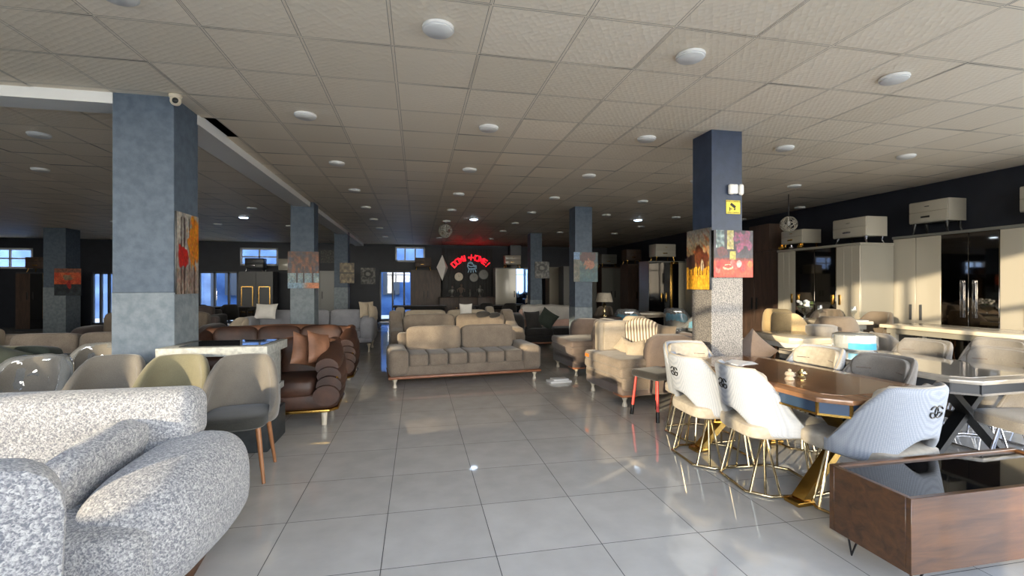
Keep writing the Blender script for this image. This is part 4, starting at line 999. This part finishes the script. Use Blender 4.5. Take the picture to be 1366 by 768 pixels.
x, y = W(865, 417, .76); slab_table('small_round_table', 'small cream table between the film wrapped chairs', (x+.05, y+.3), .4, .9, .9, .76, 'whitemarble', 'beigelight', .05, .26, True)
r = dup(st, (4.1, 8.35), 2.8, 'pale beige tub chair left of the granite column', gs); recolour(r, {'backrest': 'beigelight', 'seat': 'beigelight'})
for px, py, rz, lab, mm in ((4.1, 11.6, .4, 'brown tub chair far behind the small round table, left one', 'chairbrown'), (4.95, 11.9, -.6, 'brown tub chair far behind the small round table, right one', 'chairbrown'), (4.4, 12.5, 0, 'pale tub chair far behind the small round table', 'beige')):
    r = dup(st, (px, py), rz, lab, gs); recolour(r, {'backrest': mm, 'seat': mm})
x, y = W(806, 421, .76); slab_table('lamp_table', 'dark side table holding the shaded lamp', (x, y), 0, .6, .6, .74, 'brownward', 'brownward')
t = thing('table_lamp', 'table lamp with patterned shade on turned base', 'lamp', (x, y, .742))
b = NB(); lathe(b, [(.09, 0), (.09, .02), (.03, .04), (.05, .12), (.025, .2), (.05, .26), (.012, .32), (.012, .36)], 18); obj('lamp_base', b, 'brass', t)
b = NB(); lathe(b, [(.2, .34), (.15, .54)], 24); bmesh.ops.solidify(b, geom=list(b.faces), thickness=.006); obj('lamp_shade', b, 'chairbeige', t)
# ================================================================== wardrobes and bedside cabinets
def wardrobe(name, label, loc, rz, L, h, D, fab, doors, side=None, mir='bronzemirror', plinth=.07, group=None, cornice=True, handle='black', hz=(.75, .95), split=0, hm=None):
    """front faces -Y; doors: string of 'p' panel / 'm' mirror / 'g' slatted, left to right"""
    t = thing(name, label, 'wardrobe', loc, rz, group); side = side or fab
    b = NB(); box(b, -L/2, L/2, -D/2+.025, D/2, 0, h, .004, 1)
    if cornice: box(b, -L/2-.012, L/2+.012, -D/2-.008, D/2, h-.04, h, .004, 1)
    obj('carcass', b, side, t); n = len(doors); w = L/n
    for k, c in enumerate(doors):
        x0, x1 = -L/2+w*k+.004, -L/2+w*(k+1)-.004
        b = NB(); box(b, x0, x1, -D/2, -D/2+.024, plinth, h-.045, .003, 1)
        if c == 'g': 
            for q in (1, 2): xx = lerp(x0, x1, q/3); box(b, xx-.004, xx+.004, -D/2-.004, -D/2, plinth+.02, h-.06)
        d = obj('door', b, fab if c in 'pg' else mir, t)
        if c == 'm' and split:
            pass
        hx = x1-.07 if k % 2 == 0 else x0+.07
        if hm and c == 'm': b = NB(); box(b, hx-.022, hx+.022, -D/2-.02, -D/2-.004, 1.0, 1.5, .006, 2); box(b, hx-.018, hx+.018, -D/2-.03, -D/2-.002, 1.47, 1.53, .01, 2); obj('handle', b, hm, d)
        else: b = NB(); box(b, hx-.017, hx+.017, -D/2-.018, -D/2-.0, hz[0], hz[1], .004, 2); obj('handle', b, handle, d)
        if split and c == 'p': b = NB(); box(b, x0+.002, x1-.002, -D/2-.004, -D/2+.002, plinth+.005, split); obj('lower_panel', b, side, d)
    return t
def nightstand(name, label, loc, rz, w, d, h, m, metal='gold', leg=.12, group=None, split=True):
    t = thing(name, label, 'bedside cabinet', loc, rz, group)
    b = NB(); box(b, -w/2, w/2, -d/2+.02, d/2, leg, leg+h, .006, 2); obj('body', b, m, t)
    for k in range(2):
        z0, z1 = leg+.012+k*(h-.02)/2, leg+.008+(k+1)*(h-.02)/2
        b = NB(); box(b, -w/2+.008, w/2-.008, -d/2, -d/2+.02, z0, z1, .004, 2); dr = obj('drawer', b, m, t)
        b = NB(); 
        if k == 0: box(b, -w*.16, w*.06, -d/2-.018, -d/2-.002, (z0+z1)/2-.014, (z0+z1)/2+.014, .005, 2)
        else: tube(b, [(-.03, -d/2-.016, (z0+z1)/2), (.03, -d/2-.016, (z0+z1)/2)], .006); box(b, -.006, .006, -d/2-.014, -d/2, (z0+z1)/2-.004, (z0+z1)/2+.004)
        obj('handle', b, metal, dr)
    for sx in (-1, 1):
        for sy in (-1, 1):
            b = NB(); tube(b, [(sx*(w/2-.02), sy*(d/2-.04), 0), (sx*(w/2-.05), sy*(d/2-.05), leg*.5), (sx*(w/2-.05), sy*(d/2-.06), leg+.002)], [.012, .016, .03], n=10); obj('leg', b, metal, t)
    return t
RW = -PI/2         # front (-Y) turned to face -X
wardrobe('wardrobe', 'greige four panel wardrobe with central mirrors along the right wall', (7.22, 7.0, .18), RW, 1.72, 1.96, .66, 'greige', 'gmmg', 'greigedark', hz=(.95, 1.12), handle='gold')
wardrobe('wardrobe', 'pale cream wardrobe with dark lower panels and mirrored middle, sunlit on the right', (7.88, 5.11), RW, 2.12, 2.24, .62, 'greige', 'ppmmpp', 'greylacq', hz=(.92, 1.16), handle='darkgrey', split=.82, hm='chrome')
wardrobe('wardrobe', 'dark brown wardrobe next to the greige one on the right wall', (7.4, 8.75), RW, 1.6, 2.2, .62, 'brownward', 'gg', 'brownward', hz=(.95, 1.2), handle='black')
wardrobe('wardrobe', 'dark grey wardrobe with mirrors far along the right wall', (7.6, 10.7), RW, 2.0, 2.2, .62, 'greylacq', 'pmmp', 'greylacq', hz=(.95, 1.2))
nightstand('nightstand', 'pale bedside cabinet lying on top of the greige wardrobe at its near end', (7.3, 6.52, 2.14), RW, .62, .42, .32, 'greige', 'chrome')
nightstand('nightstand', 'pale bedside cabinet on the far end of the greige wardrobe above the goblets', (7.28, 7.72, 2.14), RW, .52, .42, .26, 'greige', 'gold', .12)
nightstand('nightstand', 'pale and grey bedside cabinet high on the wall side above the cream wardrobe', (7.98, 5.82, 2.24), RW, .57, .36, .34, 'greige', 'black', .2)
nightstand('nightstand', 'bedside cabinet above the cream wardrobe cut by the right frame edge', (7.98, 4.42, 2.24), RW, .55, .36, .34, 'greige', 'black', .18)
b = NB(); box(b, -.2, .2, -.3, .3, 0, .55, .004); o = obj('headboard_block', b, 'brownward'); o.location = (7.4, 8.75, 2.2); tag(o, 'dark brown box on top of the brown wardrobe', 'box')
for k, (y, rr_, m) in enumerate(((7.9, .07, 'gold'), (7.66, .05, 'chrome'), (7.45, .06, 'gold'))):
    b = NB(); lathe(b, [(rr_*.5, 0), (rr_, rr_*.5), (rr_*.9, rr_), (rr_*.4, rr_*1.3), (rr_*.6, rr_*1.6), (0, rr_*1.6)], 18); o = obj('ornament', b, m); o.location = (7.02, y, 2.14); tag(o, 'shiny metal ornament on the greige wardrobe, %s of three' % ('leftmost', 'middle', 'rightmost')[k], 'ornament', 'shiny ornaments')
# back wall furniture, right to left
def back(px0, px1, ytop, Y, D=.6):
    a = V(px0, ytop, Y); c = V(px1, ytop, Y); return (a[0]+c[0])/2, c[0]-a[0], (a[2]+c[2])/2
for px0, px1, yt, Y, m, sd, drs, lab, ns in (
    (661, 716, 357, 17.6, 'greige', 'greylacq', 'gm', 'pale grey back wardrobe with a mirrored door reflecting daylight', 'pale bedside cabinet stacked on the back wardrobe by the neon sign'),
    (733, 760, 356, 17.8, 'greige', 'greigedark', 'p', 'narrow pale back wardrobe right of the far column', None),
    (752, 796, 355, 16.4, 'greylacq', 'greylacq', 'pp', 'mid grey wardrobe behind the middle column', None),
    (803, 833, 356, 16.6, 'greylacq', 'brownward', 'pp', 'grey and brown wardrobe right of the middle column', 'small cabinet on the grey and brown wardrobe'),
    (838, 866, 352, 14.3, 'brownward', 'brownward', 'pp', 'dark wardrobe with small bright handles deep in the shop', 'small dark cabinet on the dark wardrobe'),
    (866, 925, 348, 12.0, 'greige', 'greylacq', 'mmg', 'grey wardrobe with gilt framed mirror left of the granite column', 'small pale cabinet on the gilt mirrored wardrobe'),
    (548, 588, 360, 18.5, 'brownward', 'brownward', 'pp', 'dark brown wardrobe between the back door and the neon sign', 'dark bedside cabinet on the brown back wardrobe'),
    (405, 448, 361, 17.0, 'greylacq', 'greylacq', 'pp', 'plain grey wardrobe behind the second left column', None),
    (318, 364, 362, 18.3, 'darkgrey', 'darkgrey', 'pp', 'dark wardrobe door pair with thin gold rectangles', 'dark bedside cabinet with bright emblem on the gold lined wardrobe'),
    (20, 78, 363, 17.6, 'brownward', 'darkgrey', 'pmp', 'dark wardrobe with gold strip in the far left corner', 'dark bedside cabinet on the gold strip wardrobe'),
    (152, 250, 363, 18.4, 'darkgrey', 'darkgrey', 'pppp', 'dark wardrobe behind the wide left column', None)):
    x, w, h = back(px0, px1, yt, Y)
    wt_ = wardrobe('wardrobe', lab, (x, Y+.31), 0, w, h, .6, m, drs, sd, cornice=False, hz=(1.0, 1.25), handle='gold' if 'bright' in lab or 'gilt' in lab else 'black', mir='bluemirror' if 'daylight' in lab else 'blackglass')
    if 'gold rectangles' in lab:
        for q in (-1, 1):
            b = NB(); e0, e1 = q*w/4-w*.16, q*w/4+w*.16; z0, z1 = .5, h-.55
            for p_ in (((e0, z1), (e1, z1)), ((e0, z0), (e1, z0)), ((e0, z0), (e0, z1)), ((e1, z0), (e1, z1))): bar(b, (p_[0][0], -.306, p_[0][1]), (p_[1][0], -.306, p_[1][1]), .022, .02)
            obj('gold_inlay', b, 'gold', wt_)
    if 'gold strip' in lab or 'gilt' in lab:
        b = NB(); xx = w*.17 if 'strip' in lab else 0; box(b, xx-.035, xx+.035, -.33, -.301, .4, h-.02, .006); box(b, xx-.03, xx+.2, -.33, -.301, h-.09, h-.02, .006); obj('gold_upright', b, 'gold', wt_)
    if ns: nightstand('nightstand', ns, (x-.1, Y+.33, h), 0, min(.62, w*.7), .42, .36, m, 'gold' if m != 'darkgrey' else 'chrome', .13)
# ================================================================== back wall display, signs, small things
# dark slatted display wall under the neon sign
a = V(590, 430, 18.9); c = V(657, 332, 18.9)
t = thing('slat_panel', 'dark slatted display panel behind the neon sign', 'wall panel', ((a[0]+c[0])/2, 18.95, 0)); w = c[0]-a[0]
b = NB(); box(b, -w/2, w/2, 0, .05, 0, c[2]); obj('backing', b, 'wallblack', t)
b = NB(); n = 18
for k in range(n): x = -w/2+w*(k+.5)/n; box(b, x-.022, x+.022, -.03, 0, 0, c[2], .003, 1)
obj('slats', b, 'wallblack', t)
# neon: arc of letters over a small outlined armchair
t = thing('neon_sign', 'red neon arc of letters over an outlined armchair on the back wall', 'neon sign', (0, 0, 0))
sx, sy, sz = V(628.5, 349, 18.88); t.location = (sx, sy-.0, sz)
def text_mesh(bm, s, size, mat, ext=.012):
    cu = bpy.data.curves.new('txt', 'FONT'); cu.body = s; cu.size = size; cu.extrude = ext; cu.align_x = 'CENTER'; cu.align_y = 'CENTER'; cu.offset = size*.012
    o = bpy.data.objects.new('txt', cu); COL.objects.link(o); dg = bpy.context.evaluated_depsgraph_get(); me = bpy.data.meshes.new_from_object(o.evaluated_get(dg))
    k = bmesh.new(); k.from_mesh(me); bpy.data.objects.remove(o); bpy.data.curves.remove(cu); bpy.data.meshes.remove(me); merge(bm, k, mat)
b = NB(); word = 'DOMI\u2022HOME!'; rad = .92; span = math.radians(92)
for k, ch in enumerate(word):
    an = -span/2+span*k/(len(word)-1); x, z = rad*math.sin(an), rad*math.cos(an)-rad+.16
    text_mesh(b, ch, .34 if ch != '\u2022' else .3, T(x*1.02, 0, z) @ R(an, 'Y') @ R(PI/2, 'X'), .02)
obj('red_letters', b, 'neon', t)
b = NB()
for pts in ([(-.2, -.12), (-.17, .03), (-.05, .09), (.06, .05), (.12, -.06), (.3, -.10), (.3, -.22), (.05, -.24), (-.14, -.24), (-.2, -.12)], [(-.17, -.08), (-.02, -.14), (.12, -.12), (.28, -.16)], [(-.13, .0), (-.03, .03), (.04, -.02)],
            [(-.1, -.25), (-.17, -.42)], [(0, -.25), (-.02, -.42)], [(.1, -.25), (.13, -.42)], [(.2, -.25), (.28, -.4)]):
    tube(b, [(x*.72, 0, z*.85-.08) for x, z in pts], .013, n=6)
obj('armchair_outline', b, 'neonwhite', t)
# clocks
for px, py, r, lab in ((612, 369, .17, 'pale round clock under the neon sign'), (632, 370, .2, 'dark round clock right of the pale one'), (645, 366, .22, 'large dark rimmed clock at the right of the display')):
    x, y, z = V(px, py, 18.86); t = thing('wall_clock', lab, 'clock', (x, y, z)); b = NB(); lathe(b, [(r, 0), (r, .04), (r*.86, .05), (r*.86, .03), (0, .03)], 28, R(PI/2, 'X')); obj('rim', b, 'darkstone' if 'dark' in lab else 'ivory', t)
    b = NB(); lathe(b, [(r*.85, .028), (r*.85, .034), (0, .034)], 28, R(PI/2, 'X')); obj('dial', b, 'greylacq' if 'dark' in lab else 'ivory', t)
    b = NB(); bar(b, (0, -.04, 0), (r*.4, -.04, r*.3), .012, .006); bar(b, (0, -.04, 0), (-r*.2, -.04, r*.65), .012, .006); obj('hands', b, 'black', t)
# dark sideboard with figures
t = thing('sideboard', 'long dark sideboard under the clocks carrying figures', 'sideboard', (*V(624, 400, 18.0)[:2], 0))
b = NB(); box(b, -1.1, 1.1, -.2, .25, .1, 1.02, .01); obj('carcass', b, 'wallblack', t)
for k in range(3): b = NB(); box(b, -1.08+.73*k, -.38+.73*k, -.222, -.2, .12, 1.0, .004); d = obj('door', b, 'brownward', t); b = NB(); lathe(b, [(.015, 0), (.018, .02), (0, .026)], 12, T(-.45+.73*k, -.222, .6) @ R(PI/2, 'X')); obj('knob', b, 'gold', d)
def figure(label, px, h, kind, m):
    x, y, z = V(px, 390, 18.0); b = NB()
    if kind == 0: lathe(b, [(.09*h, 0), (.1*h, .03), (.05*h, .12*h), (.12*h, .4*h), (.1*h, .6*h), (.04*h, .72*h), (.08*h, .8*h), (.07*h, .92*h), (0, h)], 16)
    else:
        lathe(b, [(.13*h, 0), (.13*h, .05*h), (.03*h, .1*h), (.03*h, .3*h)], 14); cushion(b, .3*h, .16*h, .4*h, T(0, 0, .48*h), .7, .7, 14, 10); cushion(b, .16*h, .15*h, .2*h, T(.02*h, 0, .8*h), .8, .8, 12, 8)
        for s in (-1, 1): tube(b, [(s*.1*h, 0, .6*h), (s*.26*h, -.02, .5*h), (s*.24*h, -.05, .36*h)], [.05*h, .04*h, .03*h], n=8)
    o = obj('figurine', b, m); o.location = (x, 18.0, 1.021); return tag(o, label, 'figurine', 'figures on the dark sideboard')
figure('pale figure at the left end of the dark sideboard', 603, .46, 1, 'greylacq'); figure('tall bronze figure under the pale clock', 615, .56, 1, 'taupe'); figure('small pale urn in the middle of the dark sideboard', 627, .3, 0, 'greylacq'); figure('pale branching figure right on the dark sideboard', 640, .5, 1, 'greylacq')
# hanging lanterns
x, y, z = V(590, 358, 17.2)
t = thing('diamond_lantern', 'pale faceted diamond lantern hanging left of the neon sign', 'pendant lamp', (x, y, z)); b = NB(); lathe(b, [(0, -.46), (.24, .04), (.0, .5)], 4, R(.5)); obj('facets', b, 'paper', t, sharp=.3, smooth=False); b = NB(); tube(b, [(0, 0, .49), (0, 0, CEIL-z)], .006); obj('cord', b, 'black', t)
def lattice(label, px, py, Y, r):
    x, y, z = V(px, py, Y); t = thing('lattice_pendant', label, 'pendant lamp', (x, y, z)); b = NB(); rr = random.Random(5)
    for k in range(16):
        ax = Vector((rr.uniform(-1, 1), rr.uniform(-1, 1), rr.uniform(-1, 1))).normalized(); p = ax.orthogonal().normalized(); q = ax.cross(p); o_ = rr.uniform(-.5, .5)
        k2 = math.sqrt(1-o_*o_); tube(b, [(ax*o_+p*k2*math.cos(2*PI*i/20)+q*k2*math.sin(2*PI*i/20))*r for i in range(20)], r*.035, True, 5)
    obj('lattice_shade', b, 'greige', t); b = NB(); tube(b, [(0, 0, r*.9), (0, 0, CEIL-z)], .008); obj('cord', b, 'black', t)
    b = NB(); lathe(b, [(.0, -.03), (.03, 0), (.02, .05), (.012, .07), (.012, r*.95)], 12); obj('bulb', b, 'lampoff', t)
lattice('woven ball pendant hanging over the middle of the shop', 594, 308, 12.0, .17); lattice('woven ball pendant before the cabinets on the greige wardrobe', 1052, 299, 7.3, .14)
# camera dome, alarm sensor and warning sign
t = thing('security_camera', 'small cream dome camera at the top of the wide left column', 'camera', (-2.07, 4.56, CEIL-.002)); b = NB(); lathe(b, [(.05, 0), (.052, -.02), (.045, -.03), (0, -.03)], 20); obj('mount', b, 'ivory', t); b = NB(); cushion(b, .085, .085, .085, T(0, 0, -.05), .95, .95, 20, 12); obj('body', b, 'ivory', t); b = NB(); cushion(b, .05, .03, .05, T(.012, -.034, -.058), .95, .95, 16, 8); obj('lens', b, 'black', t)
x, y, z = V(979, 253, 4.42)
t = thing('motion_sensor', 'white motion sensor on the granite column above the yellow sign', 'sensor', (x, 4.43, z)); b = NB(); box(b, -.075, -.01, -.05, 0, -.055, .055, .022, 4); obj('housing', b, 'white', t); b = NB(); box(b, -.03, .035, -.035, 0, -.045, .055, .008, 2); obj('bracket', b, 'white', t); b = NB(); box(b, .05, .105, -.045, 0, -.06, .06, .022, 4); obj('sounder', b, 'white', t)
x, y, z = V(978.5, 276, 4.42)
t = thing('warning_sign', 'yellow camera warning sign on the granite column', 'sign', (x, 4.43, z)); b = NB(); box(b, -.085, .085, -.006, 0, -.073, .073, .002, 1); obj('plate', b, 'yellow', t)
b = NB(); text_mesh(b, 'VIDEO CONTROL', .021, T(0, -.0065, .06) @ R(PI/2, 'X'), .0006); text_mesh(b, 'VIDEO CONTROL', .018, T(0, -.0065, -.06) @ R(PI/2, 'X'), .0006); obj('lettering', b, 'ink', t)
b = NB(); box(b, -.04, .03, -.009, -.006, -.014, .016, .002, 1, T(.0, 0, .012) @ R(.6, 'Y')); box(b, -.046, -.038, -.009, -.006, -.045, 0, 0, 1); box(b, -.04, -.012, -.009, -.006, -.03, -.022, 0, 1, R(.2, 'Y')); box(b, .02, .034, -.009, -.006, -.018, 0, 0, 1, R(.6, 'Y')); obj('camera_symbol', b, 'ink', t)
# air conditioner, dark clutter tables
x, y, z = V(384, 353, 18.9); b = NB(); box(b, -.3, .3, -.2, .35, -.22, .22, .03, 3); o = obj('air_conditioner', b, 'greige'); o.location = (x, YB-.36, z); tag(o, 'pale wall unit left of the second left column', 'air conditioner')
for px, Y, lab, L in ((668, 16.2, 'long dark dining table far back', 2.0), (560, 16.5, 'dark dining table before the brown back wardrobe', 1.8), (290, 16.8, 'dark table at the back of the left bay', 2.2)):
    x, y, z = V(px, 400, Y); slab_table('dark_table', lab, (x, Y), 0, L, .9, .76, 'dark', 'dark')
for px, Y, lab, g_, rz in ((648, 15.4, 'dark tub chair at the far dark table, left', 1, 0), (678, 15.1, 'dark tub chair at the far dark table, middle', 1, .1), (708, 15.4, 'dark tub chair at the far dark table, right', 1, -.2), (268, 15.8, 'dark tub chair in the left bay back row, left', 1, .2), (305, 15.8, 'dark tub chair in the left bay back row, right', 1, .5)):
    x, y, z = V(px, 400, Y); r = dup(st, (x, Y), rz+PI, lab, 'dark tub chairs far back'); recolour(r, {'backrest': 'dark', 'seat': 'dark'})
x, y, z = V(738, 398, 15.9); b = NB(); lathe(b, [(.05, 0), (.09, .05), (.09, .2), (.03, .26), (.03, .32), (.045, .34)], 16); o = obj('vase', b, 'ivory'); o.location = (V(704, 398, 16.2)[0], 16.2, .761); tag(o, 'pale vase on the long dark far table', 'vase')
b = NB(); cushion(b, .5, .3, .06, I4, .5, .5, 20, 8); o = obj('tray', b, 'greylacq'); o.location = (V(690, 398, 16.0)[0], 16.1, .792); tag(o, 'grey tray on the long dark far table', 'tray')
# ================================================================== light
w = bpy.data.worlds.new('World'); sc.world = w; w.use_nodes = True; wt = w.node_tree; bg = wt.nodes['Background']
tc = wt.nodes.new('ShaderNodeTexCoord'); sp = wt.nodes.new('ShaderNodeSeparateXYZ'); rp = wt.nodes.new('ShaderNodeValToRGB')
wt.links.new(tc.outputs['Generated'], sp.inputs[0]); wt.links.new(sp.outputs['Z'], rp.inputs[0]); wt.links.new(rp.outputs['Color'], bg.inputs['Color'])
e = rp.color_ramp.elements; e[0].position = 0; e[0].color = (1.35, 1.2, 1.0, 1); e[1].position = .6; e[1].color = (.18, .27, .46, 1); k = e.new(.14); k.color = (.95, .90, .84, 1); k = e.new(.3); k.color = (.46, .52, .66, 1)
bg.inputs['Strength'].default_value = WORLD
az, el = math.radians(55), math.radians(7.4)
d = Vector((math.sin(az)*math.cos(el), math.cos(az)*math.cos(el), -math.sin(el)))
L = bpy.data.lights.new('sun', 'SUN'); L.energy = SUN; L.angle = math.radians(.6); L.color = (1, .80, .54); o = bpy.data.objects.new('sun', L); COL.objects.link(o); o.rotation_euler = d.to_track_quat('-Z', 'Y').to_euler()
def portal(name, loc, rot, sx, sy):
    P = bpy.data.lights.new(name, 'AREA'); P.shape = 'RECTANGLE'; P.size = sx; P.size_y = sy; P.cycles.is_portal = True; o = bpy.data.objects.new(name, P); COL.objects.link(o); o.location = loc; o.rotation_euler = rot
portal('front_window_portal', ((XL+XR)/2, YF-.2, 1.7), (PI/2, 0, 0), XR-XL, 2.8)
portal('fill_window_portal', (XR+.25, 1.55, 1.7), (PI/2, 0, PI/2), 4.2, 2.8)
# ================================================================== camera
cam = bpy.data.cameras.new('Camera'); co = bpy.data.objects.new('Camera', cam); COL.objects.link(co); sc.camera = co
co.location = (0, 0, CAMZ); co.rotation_euler = (PI/2, 0, -PSI); cam.sensor_width = 36; cam.lens = F/1366*36; cam.shift_y = -(384-HY)/1366; cam.clip_start = .02
vs = sc.view_settings; vs.view_transform = 'Standard'; vs.look = 'None'; vs.gamma = 1; vs.use_curve_mapping = False; vs.exposure = EXPOSURE
cy = sc.cycles; cy.max_bounces = 10; cy.diffuse_bounces = 5; cy.glossy_bounces = 5; cy.transparent_max_bounces = 16; cy.sample_clamp_indirect = 6; cy.use_denoising = True
cy.caustics_reflective = False; cy.caustics_refractive = False
